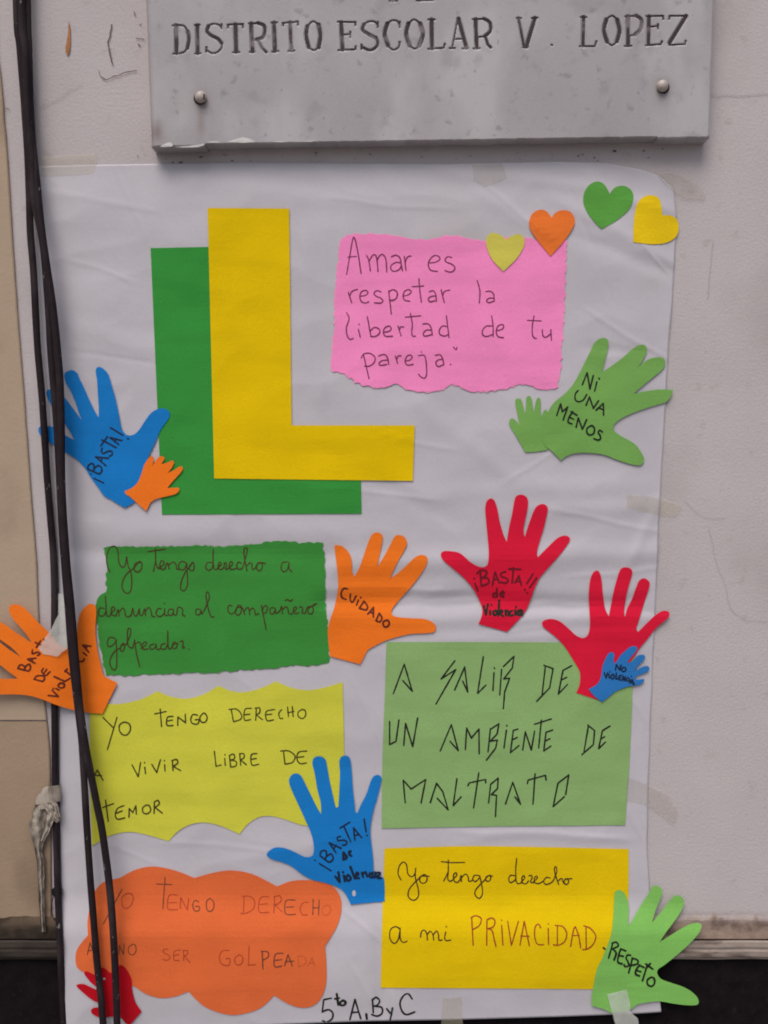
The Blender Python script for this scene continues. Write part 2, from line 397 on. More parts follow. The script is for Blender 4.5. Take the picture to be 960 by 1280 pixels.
# marks in the grey wall
def flat_poly(name, pts, d, m, parent, **kw):
    c = (sum(p[0] for p in pts) / len(pts), sum(p[1] for p in pts) / len(pts)); n = len(pts)
    V = [P(*c, d + .0002)] + [P(x, y, d) for x, y in pts]
    return mesh_obj(name, V, [(0, 1 + (i + 1) % n, 1 + i) for i in range(n)], m, parent, **kw)
whf = lambda x, y: 1.5
def crack(T, wd, s, m='crack'):
    V, F = [], []; pts, _ = parse(s, T)
    p2 = cr(pts, step=2.0); p2 = [(x + 1.0 * nz(x, y, 5, 51), y + 1.0 * nz(x, y, 5, 52)) for x, y in p2]
    stroke_mesh(V, F, p2, wd, whf, 0)
    mesh_obj('crack', V, F, M[m], wall)
T0 = (0, 0, 3)
pts, _ = parse('258,75 264,110 264,160 262,190 255,208 247,198 245,180 251,150 255,120', T0)
flat_poly('paint_chip', pts, .0016, M['rust'], wall, label='thin orange chip in the paint')
crack(T0, 1.5, '420,92 412,130 405,160 412,200 422,240'); crack(T0, 1.1, '382,290 400,297 430,286 470,272 512,264')
crack(T0, .6, '370,265 375,282 386,294'); crack(T0, .7, '-60,415 0,412 22,406 36,410'); crack(T0, .5, '145,403 210,375 265,335 310,312', 'faintcrack')
crack(T0, 1.2, '502,45 507,58'); crack(T0, 1.0, '510,142 540,147'); crack(T0, 1.2, '523,92 530,90'); crack(T0, 1.3, '519,166 524,172')
T3 = (640, 0, 3); crack(T3, .7, '745,352 775,360 800,356 860,359 900,354 1000,352', 'faintcrack')
T3 = (640, 620, 3); crack(T3, .38, '740,120 750,170 770,260 800,330 812,395 832,435 880,465 925,468 1000,478', 'faintcrack')
crack(T3, .4, '650,20 690,60 730,82 800,80', 'faintcrack'); crack((580, 200, 3), .5, '935,300 925,400 915,520', 'faintcrack')
# specks of chipped paint under the plaque: too many and small to count
V, F = [], []
spk = [(723, 195, 2.2), (728, 193, 2), (743, 197, 2), (747, 201, 1.6), (768, 188.6, 3.4), (805, 188.5, 2), (810, 197, 1.8), (828, 186, 1.8), (216, 203, 2), (226, 203, 4.2), (251, 196.4, 3), (280, 193.5, 2.2), (290, 201, 2), (172, 195, 1.5), (313, 201, 1.3), (207, 199, 1.5), (395, 191, 2.4), (463, 193, 1.8), (527, 196, 1.6)]
for i in range(34): spk.append((random.uniform(205, 870), random.uniform(190, 200), random.uniform(.5, 1.2)))
for i in range(46): spk.append((random.uniform(845, 958), random.uniform(240, 1130), random.uniform(.4, .9)))
for x, y, r in spk:
    b0 = len(V); n = 7; V.append(P(x, y, .0018))
    ang = random.uniform(-.5, .5)
    for i in range(n):
        t = i / n * 6.283; rr = r * .5 * random.uniform(.6, 1.3); ex, ey = math.cos(t) * rr * 1.5, math.sin(t) * rr * .8
        V.append(P(x + ex * math.cos(ang) - ey * math.sin(ang), y + ex * math.sin(ang) + ey * math.cos(ang), .0015))
    F += [(b0, b0 + 1 + (i + 1) % n, b0 + 1 + i) for i in range(n)]
mesh_obj('paint_specks', V, F, M['crack'], wall, kind='stuff')

# ================================================================== MARBLE PLAQUE
LET = []   # (letter strokes) each letter: list of (width, pts)
def letters(T, s):
    for L in s.split('|'):
        st = []
        for q in L.split(';'):
            q = q.strip()
            if not q: continue
            a, q = q.split(' ', 1); wdt = {'T': 4.9, 'n': 1.9, 'm': 3.3, 'h': 4.1}[a]
            curve = q.startswith('~'); pts, _ = parse(q.lstrip('~'), T)
            st.append((wdt, cr(pts, step=1.5) if curve else cr(pts, [True] * len(pts), 2)))
        LET.append(st)
letters((210, 0, 4.8), 'T 50,155 52,320;n 30,155 75,152;n 34,324 75,320;n ~70,152 100,160 120,195;h ~118,190 127,235 118,290;n ~118,285 100,312 70,321|'
 'T 177,155 180,320;n 163,152 190,150;n 165,323 195,321|n ~322,165 300,148 265,146 240,160;h ~245,158 236,190 260,215 300,235 322,262;n ~322,260 322,290 295,315 262,320 230,300;n 322,148 322,172;n 232,285 230,312|'
 'T 405,150 410,312;n 360,150 450,146;n 360,150 361,168;n 450,146 450,166;n 392,316 428,314|T 500,145 508,310;n 488,143 540,140;n 492,314 520,312;h ~540,140 575,155 582,190 570,225 530,240;n 508,242 535,240;m 540,240 565,290 590,314|'
 'T 637,140 642,308;n 622,138 655,136;n 626,312 662,308|h 733,137 742,305;n 690,140 780,132;n 690,140 692,155;n 780,132 780,152;n 725,308 758,305|'
 'T ~838,160 830,215 845,285;n ~845,285 875,303 905,285;T ~905,285 915,215 903,150;n ~903,150 870,130 838,160')
letters((410, 0, 4.3636), 'T 72,125 80,272;n 55,120 150,122;n 150,122 150,140;n 78,190 122,188;n 122,175 122,205;n 58,275 150,270;n 150,270 152,255|'
 'n ~272,140 255,120 220,120 198,135;h ~198,135 190,165 225,190 262,210;m ~262,205 272,240 255,265 225,275 185,258;n 272,122 272,150;n 183,245 183,270|'
 'n ~392,140 375,115 345,115 322,135;T ~325,130 310,190 328,250;n ~328,250 355,273 385,260 392,230;n 392,120 392,150|'
 'T ~440,130 427,190 445,250;n ~445,250 475,268 500,250;T ~500,250 518,190 502,130;n ~502,130 470,108 440,130|T 565,110 568,265;n 548,108 582,108;n 548,268 632,262;n 632,262 638,240|'
 'n 708,105 678,262;T 712,105 755,262;n 690,215 735,213;n 665,264 692,263;n 735,266 765,264|T 805,108 812,262;n 790,106 850,104;n 795,266 828,264;h ~850,104 882,125 885,170 855,200;n 812,203 858,200;m 858,200 872,245 888,260|'
 'T 350,-150 352,2;n ~352,6 380,3 400,-30;h ~400,-30 405,-80 390,-140;n 340,-152 390,-145;n 338,6 380,5|T 500,-150 502,0;n 485,4 575,1;n 575,0 582,-20;n 502,-75 540,-75;n 485,-152 575,-152')
letters((630, 0, 4), 'm 72,92 100,235;T 155,92 112,235;n 65,92 85,92;n 140,92 168,90;n 95,238 120,235|n 238,225 240,227|T 398,88 395,228;n 385,88 412,88;n 380,232 455,232;n 455,232 462,208|'
 'T ~512,100 500,155 515,210;n ~515,210 540,228 565,208;T ~565,208 577,155 565,100;n ~565,100 540,80 512,100|T 620,85 620,228;n 608,84 660,80;n 604,232 636,230;h ~660,80 686,100 684,145 655,175;n 655,175 625,182|'
 'T 725,85 722,222;n 712,82 795,80;n 795,80 797,98;n 725,135 770,132;n 770,122 770,145;n 710,228 785,222;n 785,222 790,208|n 830,80 912,80;n 828,82 825,98;T 910,82 828,215;n 825,226 905,222;n 905,222 908,205')
PD = .026
plq = bpy.data.objects.new('marble_plaque', None); plq.location = P(540, 182, 0)
link(plq, label='grey marble plaque with engraved capitals screwed to the wall above the poster', cat='plaque')
bpy.context.view_layer.update()
def under(o, par):
    o.parent = par; o.matrix_parent_inverse = par.matrix_world.inverted(); return o
ys = np.concatenate([np.arange(-330, -42, 24.0), np.arange(-42, 183, 1.0)]); nyp = len(ys)
nxp = 760
YB = ys[-1]
PX = np.zeros((nyp, nxp)); PY = np.zeros((nyp, nxp)); DD = np.zeros((nyp, nxp)); ST = np.zeros((nyp, nxp))
for j, y in enumerate(ys):
    xl = 183 + (y / 185) * 7 if y > 0 else 183 + y * .012
    xr = 892.5 - (y / 180) * 6 if y > 0 else 892.5 - y * .01
    PX[j] = np.linspace(xl, xr, nxp)
    t = np.linspace(0, 1, nxp)
    PY[j] = y - (max(0, y + 42) / 224) * (11.0 * t) if y > -42 else y
# ragged lower rim
for i in range(nxp):
    x = PX[-1, i]; off = 1.0 * nz(x, 0, 14, 61) + .8 * nz(x, 0, 5, 62)
    if x < 256: off += 3.2
    if x > 822: off += 2.2
    k = 10
    PY[-k:, i] += np.linspace(0, 1, k) ** 2 * (off - .3)
dist = np.full((nyp, nxp), 99.0)
X = PX; Y = PY
for L in LET:
    for wdt, pts in L:
        A = np.array(pts); x0, y0 = A.min(0) - 6; x1, y1 = A.max(0) + 6
        msk = (X > x0) & (X < x1) & (Y > y0) & (Y < y1)
        if not msk.any(): continue
        xs_, ys_ = X[msk], Y[msk]; best = np.full(xs_.shape, 99.0)
        for a, b in zip(A[:-1], A[1:]):
            ab = b - a; LL = (ab ** 2).sum() + 1e-9
            tt = np.clip(((xs_ - a[0]) * ab[0] + (ys_ - a[1]) * ab[1]) / LL, 0, 1)
            best = np.minimum(best, np.hypot(xs_ - a[0] - tt * ab[0], ys_ - a[1] - tt * ab[1]) - wdt * .5)
        dist[msk] = np.minimum(dist[msk], best)
tt = np.clip((dist + .1) / 1.1, 0, 1); groove = 1 - tt * tt * (3 - 2 * tt)
DD[:] = PD - groove * .0017
edge = np.minimum(PX - PX[:, :1], PX[:, -1:] - PX); rim = np.clip(1 - edge / 2.5, 0, 1)
DD -= rim ** 2 * .0015
DD[-1] -= .0018; DD[-2] -= .0007
# stains: streak under the left screw, grime at the lower left corner and round the screws
ST += np.exp(-((X - 251 - .01 * (Y - 120)) / 5.5) ** 2) * np.clip((Y - 118) / 12, 0, 1) * np.clip((182 - Y) / 25, 0.25, 1) * .45
ST += np.exp(-((X - 197) / 8) ** 2 - ((Y - 165) / 14) ** 2) * .8
for sx, sy in ((251, 124), (828, 109)): ST += np.exp(-(((X - sx) / 12) ** 2 + ((Y - sy) / 12) ** 2)) * .6
ST += np.clip(1 - np.abs(PX - PX[:, :1]) / 5, 0, 1) * .5
V = [P(float(PX[j, i]), float(PY[j, i]), float(DD[j, i])) for j in range(nyp) for i in range(nxp)]
F = []
for j in range(nyp - 1):
    for i in range(nxp - 1):
        a = j * nxp + i; F.append((a, a + nxp, a + nxp + 1, a + 1))
k = len(V)
# sides: back edge
bidx = [(nyp - 1) * nxp + i for i in range(nxp)]
V += [(V[b][0], .002, V[b][2] + .0008 * nz(V[b][0] * 1000, 0, 20, 66)) for b in bidx]
F += [(bidx[i], k + i, k + i + 1, bidx[i + 1]) for i in range(nxp - 1)]
for side in (0, nxp - 1):
    idx = [j * nxp + side for j in range(nyp)]; k = len(V); V += [(V[b][0], .002, V[b][2]) for b in idx]
    F += [((idx[j], k + j, k + j + 1, idx[j + 1]) if side else (idx[j], idx[j + 1], k + j + 1, k + j)) for j in range(nyp - 1)]
slab = mesh_obj('slab', V, F, M['marble']); under(slab, plq)
at = slab.data.attributes.new('stain', 'FLOAT', 'POINT'); vals = np.zeros(len(V), dtype=np.float32); vals[:nyp * nxp] = np.clip(ST, 0, 1).ravel(); at.data.foreach_set('value', vals)
for L in LET:
    V, F = [], []
    for q, (wdt, pts) in enumerate(L):
        stroke_mesh(V, F, pts, wdt, lambda x, y: PD * 1000 - 1.55, .02 * q, .01)
    under(mesh_obj('engraved_letter', V, F, M['engrave']), plq)
# bright broken flakes along the lower rim
for pl in ('240,215 262,200 300,188 318,200 312,214 270,218', '330,218 400,212 460,205 500,196 505,206 470,218 400,221', '520,190 560,182 598,184 590,192 540,193',
           '640,188 690,170 735,157 780,168 818,188 740,192', '905,186 960,182 1010,186 960,190', '1030,187 1120,182 1180,178 1150,186'):
    pts, _ = parse(pl, (150, 140, 4.8)); pts = [(x, y - 1.5) for x, y in pts]
    under(flat_poly('chipped_edge', pts, PD + .0006, M['chip'], None), plq)
def dome(cx, cy, r, d0, name, m, par, squash=.7, seg=20, rings=7):
    cxw = P(cx, cy, d0); rw = r * (CAM_D - d0) / FPX; V, F = [], []
    for j in range(rings + 1):
        a = j / rings * math.pi / 2
        for i in range(seg):
            t = i / seg * 6.2832; rr = rw * math.cos(a)
            V.append((cxw[0] + rr * math.cos(t), cxw[1] - rw * squash * math.sin(a), cxw[2] + rr * math.sin(t)))
    for i in range(seg): t = i / seg * 6.2832; V.append((cxw[0] + rw * .8 * math.cos(t), cxw[1] + .002, cxw[2] + rw * .8 * math.sin(t)))
    for j in range(rings):
        for i in range(seg): a = j * seg + i; b = j * seg + (i + 1) % seg; F.append((a, b, b + seg, a + seg))
    k = (rings + 1) * seg
    for i in range(seg): F.append((i, k + i, k + (i + 1) % seg, (i + 1) % seg))
    return mesh_obj(name, V, F, m, par, smooth=True)
for sx, sy, sgn in ((251, 121.5, 1), (828, 107.5, -1)):
    s = bpy.data.objects.new('screw', None); COL.objects.link(s); s.location = P(sx, sy, PD); bpy.context.view_layer.update(); under(s, plq); bpy.context.view_layer.update()
    h = dome(sx, sy, 7.2, PD + .0030, 'screw_head', M['screw'], None, 0.8); under(h, s)
    g = dome(sx - sgn * 1.2, sy + 1.5, 7.6, PD + .0006, 'screw_washer', M['dark'], None, .2); under(g, s)
    d = (CAM_D - PD) / FPX
    if sgn > 0:
        V, F = [], []; c = P(sx + 4, sy - 1, PD + .0075)
        mo = mesh_obj('screw_slot', *box(c[0] - .0006, c[0] + .0009, c[1] - .001, c[1] + .004, c[2] - .0035, c[2] + .003), M['dark']); under(mo, s)

# ================================================================== POSTER
pr = bpy.data.objects.new('white_poster', None); pr.location = P(445, 1270, .002)
link(pr, label='large creased white paper poster taped to the wall under the marble plaque', cat='poster'); bpy.context.view_layer.update()
NU, NV = 330, 460; v3 = []; W = []
for j in range(NV + 1):
    v = j / NV
    for i in range(NU + 1):
        u = i / NU; ya = 203 + v * 1070; xa = itp(LEFT, ya) * (1 - u) + itp(RIGHT, ya) * u
        y = itp(TOP, xa) * (1 - v) + itp(BOT, xa) * v
        x = itp(LEFT, y) * (1 - u) + itp(RIGHT, y) * u
        x += .7 * nz(y, u * 50, 40, 71) * (abs(u - .5) * 2) ** 6
        v3.append((x, y, poster_h(x, y)))
Fq = [(j * (NU + 1) + i, (j + 1) * (NU + 1) + i, (j + 1) * (NU + 1) + i + 1, j * (NU + 1) + i + 1) for j in range(NV) for i in range(NU)]
W = [P(x, y, h / 1000) for x, y, h in v3]; ring = [i for i in range(NU + 1)] + [j * (NU + 1) + NU for j in range(1, NV + 1)] + [NV * (NU + 1) + i for i in range(NU - 1, -1, -1)] + [j * (NU + 1) for j in range(NV - 1, 0, -1)]
k = len(W); W += [(W[b][0], W[b][1] + .0004, W[b][2]) for b in ring]; n = len(ring)
Fs = Fq + [(ring[i], ring[(i + 1) % n], k + (i + 1) % n, k + i) for i in range(n)]
sh = mesh_obj('paper_sheet', W, Fs, M['poster'], smooth=True); under(sh, pr)
PS = Surf(v3, Fq)
class _P: pass

def off(lay, seed, lift=.8):
    return lambda x, y: max(base_h(x, y) + .72 * crease_h(x, y), poster_h(x, y) - .7) + .95 + .75 * lay + lift * .8 * abs(nz(x, y, 48, seed))

THINGS = {}
def cut(key, name, label, cat, m, lay, T, outline, group=None, jitter=0, hf=None, lift=.8, smooth=True, items=(), step=3.0, grid=6.5, fringe=None):
    pts, cor = parse(outline, T)
    if not smooth: cor = [True] * len(cor)
    pl = cr(pts, cor, step, closed=True)
    par = bpy.data.objects.new(name, None)
    bx = sum(p[0] for p in pl) / len(pl); by = max(p[1] for p in pl)
    f = hf or off(lay, hash(key) % 97 if False else sum(map(ord, key)) % 97, lift)
    par.location = P(bx, by, f(bx, by) / 1000); link(par, label=label, cat=cat, group=group); bpy.context.view_layer.update()
    o, s = sheet('card' if cat != 'note' else 'paper_sheet', pl, f, M[m], .35, grid, jitter); under(o, par)
    if fringe:
        cx = bx; cy = sum(p[1] for p in pl) / len(pl); q = []
        for x, y in pl:
            L = math.hypot(x - cx, y - cy); e = .9 + 1.5 * nz(x, y, 6, 91); q.append((x + (x - cx) / L * e, y + (y - cy) / L * e))
        o2, _ = sheet('torn_edge', q, lambda x, y: f(x, y) - .25, M[fringe], .2, grid, 1.0); under(o2, par)
    THINGS[key] = (par, s)
    n0 = set(bpy.data.objects)
    words(None, s, items)
    for q in [q for q in bpy.data.objects if q not in n0]: under(q, par)
    return par

G_H = 'paper hand cut-outs'; G_N = 'paper notes glued to the poster'; G_HT = 'paper hearts'; G_L = 'big paper letters'
cut('gl', 'paper_letter', 'big green paper letter L half hidden behind the yellow one', 'paper letter', 'green', 0, (180, 240, 2.6667),
    '22,187 215,183 225,500 240,900 500,945 723,948 725,1072 60,1075', G_L, smooth=False, lift=.3)
cut('yl', 'paper_letter', 'big yellow paper letter L overlapping the green one', 'paper letter', 'yellow', 1, (180, 240, 2.6667),
    '212,53 484,55 492,778 902,778 896,963 234,955', G_L, smooth=False, lift=.4)

A = (420, 285, 6); B = (570, 345, 6.857); C = (420, 380, 6)
cut('pink', 'paper_note', 'pink torn-edged note with purple pen writing beside the yellow L', 'note', 'pink', 0, (400, 280, 3),
    '80,60 110,42 170,38 230,38 290,45 340,55 390,62 440,55 500,45 560,55 600,66 640,60 700,52 760,50 800,60 860,60 925,62* 922,100 920,150 917,250 912,350 907,450 900,560 885,612* 840,620 790,608 750,600 700,615 640,626 580,628 550,620 520,605 490,602 450,622 400,630 350,625 310,612 285,598 240,612 180,608 130,590 90,560 45,548* 42,540 48,450 55,380 55,300 60,220 68,150 72,100',
    G_N, jitter=1.1, step=2.0, fringe='pinkf', lift=1.0, items=[
    (A, 1.55, 'i_purple', ['~80,348 105,200 132,70 160,160 188,340;90,218 152,213;~228,205 245,240 258,322;~248,250 270,210 290,200 305,225 315,325;~308,240 330,205 355,200 375,240 380,328;~415,215 450,203 480,225 490,280 498,318;~485,262 450,258 415,280 412,308 435,325 475,310 490,280;512,212 525,318;~520,262 530,225 555,208 562,212',
      '~700,262 750,255 780,232 765,210 735,208 705,235 692,275 710,315 760,325;~868,222 840,215 818,235 828,255 865,270 892,295 880,322 850,330 818,318',
      '92,482 118,562;~102,515 120,475 160,460;~182,512 220,505 240,485 225,468 195,475 178,510 190,550 220,562 245,552;~338,478 305,470 285,490 300,510 335,525 352,545 335,562 288,560;395,470 415,645;~395,480 425,462 458,480 455,520 430,540 400,540;~508,510 545,500 565,478 545,462 515,475 503,510 515,540 552,548;~622,380 628,460 640,555;572,440 658,435;~700,478 730,470 748,500 752,550;~745,510 715,512 692,530 705,552 740,545;788,462 812,558;~800,510 815,475 852,465']),
    (B, 1.55, 'i_purple', ['~182,40 205,130 200,230;~255,135 290,130 322,155 328,215;~325,190 285,190 262,210 278,228 325,215',
      '~305,340 318,430 318,520;~312,430 260,430 228,465 230,505 265,518 312,500;~350,470 395,455 410,430 395,415 360,430 345,475 360,518 408,528',
      '~670,340 655,420 655,500 670,530 688,535;612,380 730,385;~740,460 745,510 770,525 805,500;812,458 818,550']),
    (C, 1.55, 'i_purple', ['~78,62 98,110 78,180 85,240 105,265 128,258;168,190 182,250;172,150 175,155;235,95 262,245;~258,200 290,175 325,190 325,220 295,242 262,242;~358,210 395,205 415,185 400,165 370,175 355,205 370,240 425,240;465,165 488,240;~475,200 485,172 508,172;~558,70 572,150 568,210 575,240 595,240;520,98 635,88;~652,150 690,148 712,175 722,232;~718,195 680,195 655,218 665,240 720,228;828,88 848,252;~838,172 800,165 775,195 780,228 815,240 842,228',
      '205,375 248,560;~190,405 210,375 255,370 292,400 285,440 250,465 215,465;~320,390 360,378 385,400 395,450;~388,420 345,425 322,445 335,460 380,452;445,390 462,445;~455,420 465,390 488,388;~520,428 555,420 572,398 555,382 530,395 518,430 535,458 578,452;~618,388 660,385 675,430 680,520 665,555 635,545 620,525;640,358 642,362;~745,385 780,380 800,410 808,455;~802,415 768,418 748,440 765,468 805,455;858,452 861,455;880,322 892,338;908,325 900,345'])])
H = (600, 220, 3.6923)
cut('h1', 'paper_heart', 'small pale yellow paper heart on the top edge of the pink note', 'paper heart', 'olive', 1.3, H,
    '28,300 38,272 60,262 95,272 118,293* 150,275 185,268 205,290 200,330 165,385 108,440* 60,390 35,340', G_HT)
cut('h2', 'paper_heart', 'orange paper heart over the top right corner of the pink note', 'paper heart', 'oheart', 1.3, H,
    '325,370* 260,290 230,240 228,205 245,170 280,155 310,165 330,192* 350,168 385,157 420,168 438,205 425,245 380,310', G_HT)
cut('h3', 'paper_heart', 'green paper heart below the right end of the plaque', 'paper heart', 'heartgreen', 0, H,
    '560,245* 510,190 482,140 478,90 500,45 540,25 575,40 598,82* 625,52 665,45 698,65 708,100 690,150 630,205', G_HT)
cut('h4', 'paper_heart', 'bright yellow tilted paper heart at the top right corner of the poster', 'paper heart', 'yheart', 0, H,
    '708,305* 708,240 715,170 730,120 765,92 800,90 830,110 843,182* 880,182 908,200 917,240 905,280 860,308 790,315', G_HT)

D = (120, 670, 6); E = (250, 670, 6); Fz = (110, 740, 6)
cut('dg', 'paper_note', 'dark green torn-edged note with joined-up brown handwriting', 'note', 'dgreen', 0, (100, 640, 3),
    '90,132* 150,130 250,132 330,130 420,128 520,130 600,125 680,118 740,110 830,115 905,118* 915,160 918,250 920,350 928,450 932,560* 880,575 800,575 720,585 640,590 540,598 450,602 360,605 260,608 180,612 100,610* 88,560 72,480 68,420 62,370 68,320 98,295 100,250 102,200 95,150',
    G_N, jitter=1.0, step=2.0, fringe='greenf', lift=1.0, items=[
    (D, 1.5, 'i_brown', ['~105,272 82,210 82,140 110,85 145,80 165,120 170,190 190,230 215,225 230,155;~230,155 240,220 265,290 265,390 240,430 205,410 195,360 225,290 290,235;~290,235 325,190 345,210 335,255 310,270 285,250 295,205 340,195',
      '~445,88 450,200 468,245 490,235;388,118 440,110 520,98;430,268 446,190;~470,235 505,215 508,190 490,185 478,215 490,250 515,245;~515,245 535,200 548,245;~548,215 580,195 600,215 605,250 625,240;~680,205 645,190 620,215 625,250 660,250 680,210;~680,205 685,300 685,370 660,410 635,395 640,340 670,270 700,235;~700,235 725,195 735,215 730,255 705,255 700,225 725,200']),
    (E, 1.5, 'i_brown', ['~90,200 55,200 42,235 65,258 90,240 98,205;~100,100 98,180 105,245 130,245 150,215;~130,240 160,215 150,195 135,215 145,250 175,240 185,205;~178,205 195,200 200,220 190,250 220,240;~215,235 245,212 235,190 220,210 228,248 262,245 280,235;~310,205 290,195 275,220 290,250 320,240;~320,240 345,150 355,100 340,88 328,120 340,200 352,262;~350,225 375,200 390,215 392,250 415,240;~415,240 440,200 465,210 465,240 445,262 425,245 430,210 460,200 490,205',
      '~660,195 620,200 608,240 625,268 655,250 668,205;~668,200 668,245 690,268']),
    (D, 1.5, 'i_brown', ['~65,545 30,540 20,575 30,600 60,595 75,560;~70,450 75,520 80,595 100,600 115,580;~110,580 140,550 130,530 115,545 120,590 150,600;~150,600 165,550 172,600;~172,570 200,540 215,560 222,600 245,605 265,590;~265,590 275,540 285,590 305,595 325,545;~325,545 330,595 350,590;~350,590 365,545 370,595;~370,565 395,535 412,560 420,600 440,605;~490,545 465,545 450,575 462,600 490,600 510,580;~515,545 515,590 535,595;510,505 513,508;~575,550 550,550 540,580 560,598 580,575;~580,548 582,590 605,590;~605,590 615,535 640,540 650,555 648,590 668,600',
      '~780,550 752,550 750,585 775,590 788,560;~788,555 795,585 820,540;~820,540 848,470 845,430 832,418 825,450 840,540 860,600 885,608']),
    (E, 1.5, 'i_brown', ['~240,525 215,520 210,560 235,585 270,560;~270,560 285,520 310,530 305,575 285,595 262,570 280,535 320,540;~320,540 335,590;~333,560 355,535 368,550 372,590;~372,560 395,540 410,560 415,590 440,580;~460,520 480,620 495,700;~462,560 490,520 505,540 495,575 475,580;~560,540 530,540 525,575 545,585 565,555;~565,545 570,580 600,560;~600,560 612,525 618,580;~615,555 645,530 660,550 665,580 690,585;~640,485 655,475 675,488 695,475;~690,580 725,545 715,530 700,550 710,582 740,575;~745,535 765,530 770,550 765,575 790,580;~790,580 805,535 840,530 850,560 835,585 810,575 815,540 850,520 875,505;w2.6 852,518 868,510']),
    (Fz, 1.5, 'i_brown', ['~205,350 165,340 145,375 155,410 190,395 215,360;~210,360 215,440 215,550 200,585 170,560 165,510 195,450 240,420;~240,420 260,385 275,400 265,440 245,440 250,400 285,395;~285,395 318,320 318,280 302,272 295,320 300,400 330,420;~335,420 345,385 350,360;~350,370 365,470 388,560;~352,390 385,375 395,400;~395,425 430,400 440,380 425,375 405,400 415,430 450,425;~495,390 465,400 470,430 500,420 510,390;~510,390 515,430 540,425;~580,385 550,395 550,425 580,425 598,385;~598,290 598,370 605,425 625,420;~625,420 645,375 668,390 660,420 640,425 635,395 675,385;~690,375 710,365 712,400 708,420 725,415;755,425 758,428'])])

L_ = (120, 875, 6.857); Mz = (250, 870, 6.4)
cut('yg', 'paper_note', 'lime yellow note with scalloped edges and dark capitals', 'note', 'ygreen', 0, (100, 830, 3),
    '36,165* 90,150 150,150 220,135 260,118 290,102* 340,122 400,130 460,115 520,82* 570,102 620,105 680,90 735,65* 790,88 850,98 910,90 985,68* 990,300 995,620* 900,612 830,603 760,580 710,570 670,575 630,600 598,638* 570,625 520,605 470,595 420,600 370,625 332,665* 300,655 240,638 180,630 110,645 45,682* 38,450',
    G_N, lift=.8, items=[
    (L_, 1.8, 'i_olive', ['60,150 150,240;180,148 98,425;~245,188 205,210 200,260 230,298 270,295 295,250 285,205 245,188',
      '550,78 562,228;502,120 600,98;~660,140 612,150 608,215 660,218;612,180 655,172;700,218 702,145 768,195 765,120;~870,130 830,125 812,165 825,200 870,205 885,170;850,170 888,165;~915,115 890,150 905,190 940,185 952,145 930,112 915,115']),
    (Mz, 1.6, 'i_olive', ['250,110 268,205;~232,108 290,105 330,145 325,185 268,205;~412,98 360,108 355,190 405,188;355,150 400,145;450,105 445,195;~440,98 475,95 478,130 450,150;450,150 500,190;~598,108 530,125 535,195 588,190;530,150 575,145;~652,110 630,140 640,178 660,178;700,88 708,165;738,85 745,165;702,135 752,122;~815,108 785,130 788,165 820,180 845,155 840,115 815,108']),
    (L_, 1.8, 'i_olive', ['-25,665 12,600;12,600 60,688;-8,645 48,650', '308,555 362,658;382,535 362,658;418,575 425,632;415,535 417,540;478,552 520,622;552,512 520,622;588,555 592,610;585,518 588,522;655,525 660,605;~650,520 690,510 700,540 660,570;665,570 725,605']),
    (Mz, 1.7, 'i_olive', ['115,442 128,562;128,562 168,552;198,500 202,555;198,468 201,472;235,475 245,568;~235,475 270,465 275,500 240,512;~240,512 290,525 285,560 245,568;318,468 325,555;~315,462 350,462 350,495 322,510;325,512 370,550;~455,460 410,472 415,550 468,545;412,505 450,500',
      '668,445 680,545;~645,440 710,440 760,480 740,530 682,545;~855,440 790,450 775,500 800,540 850,535;785,490 830,485']),
    (L_, 1.8, 'i_olive', ['82,858 105,1040;58,922 150,888;~240,905 185,930 165,985 185,1022 245,1010;175,970 225,950;282,1005 285,930 315,965 342,905 345,980;~430,900 400,925 405,965 440,975 468,945 455,905 430,900;500,885 498,972;~498,875 530,860 542,890 505,920;508,922 568,970'])])

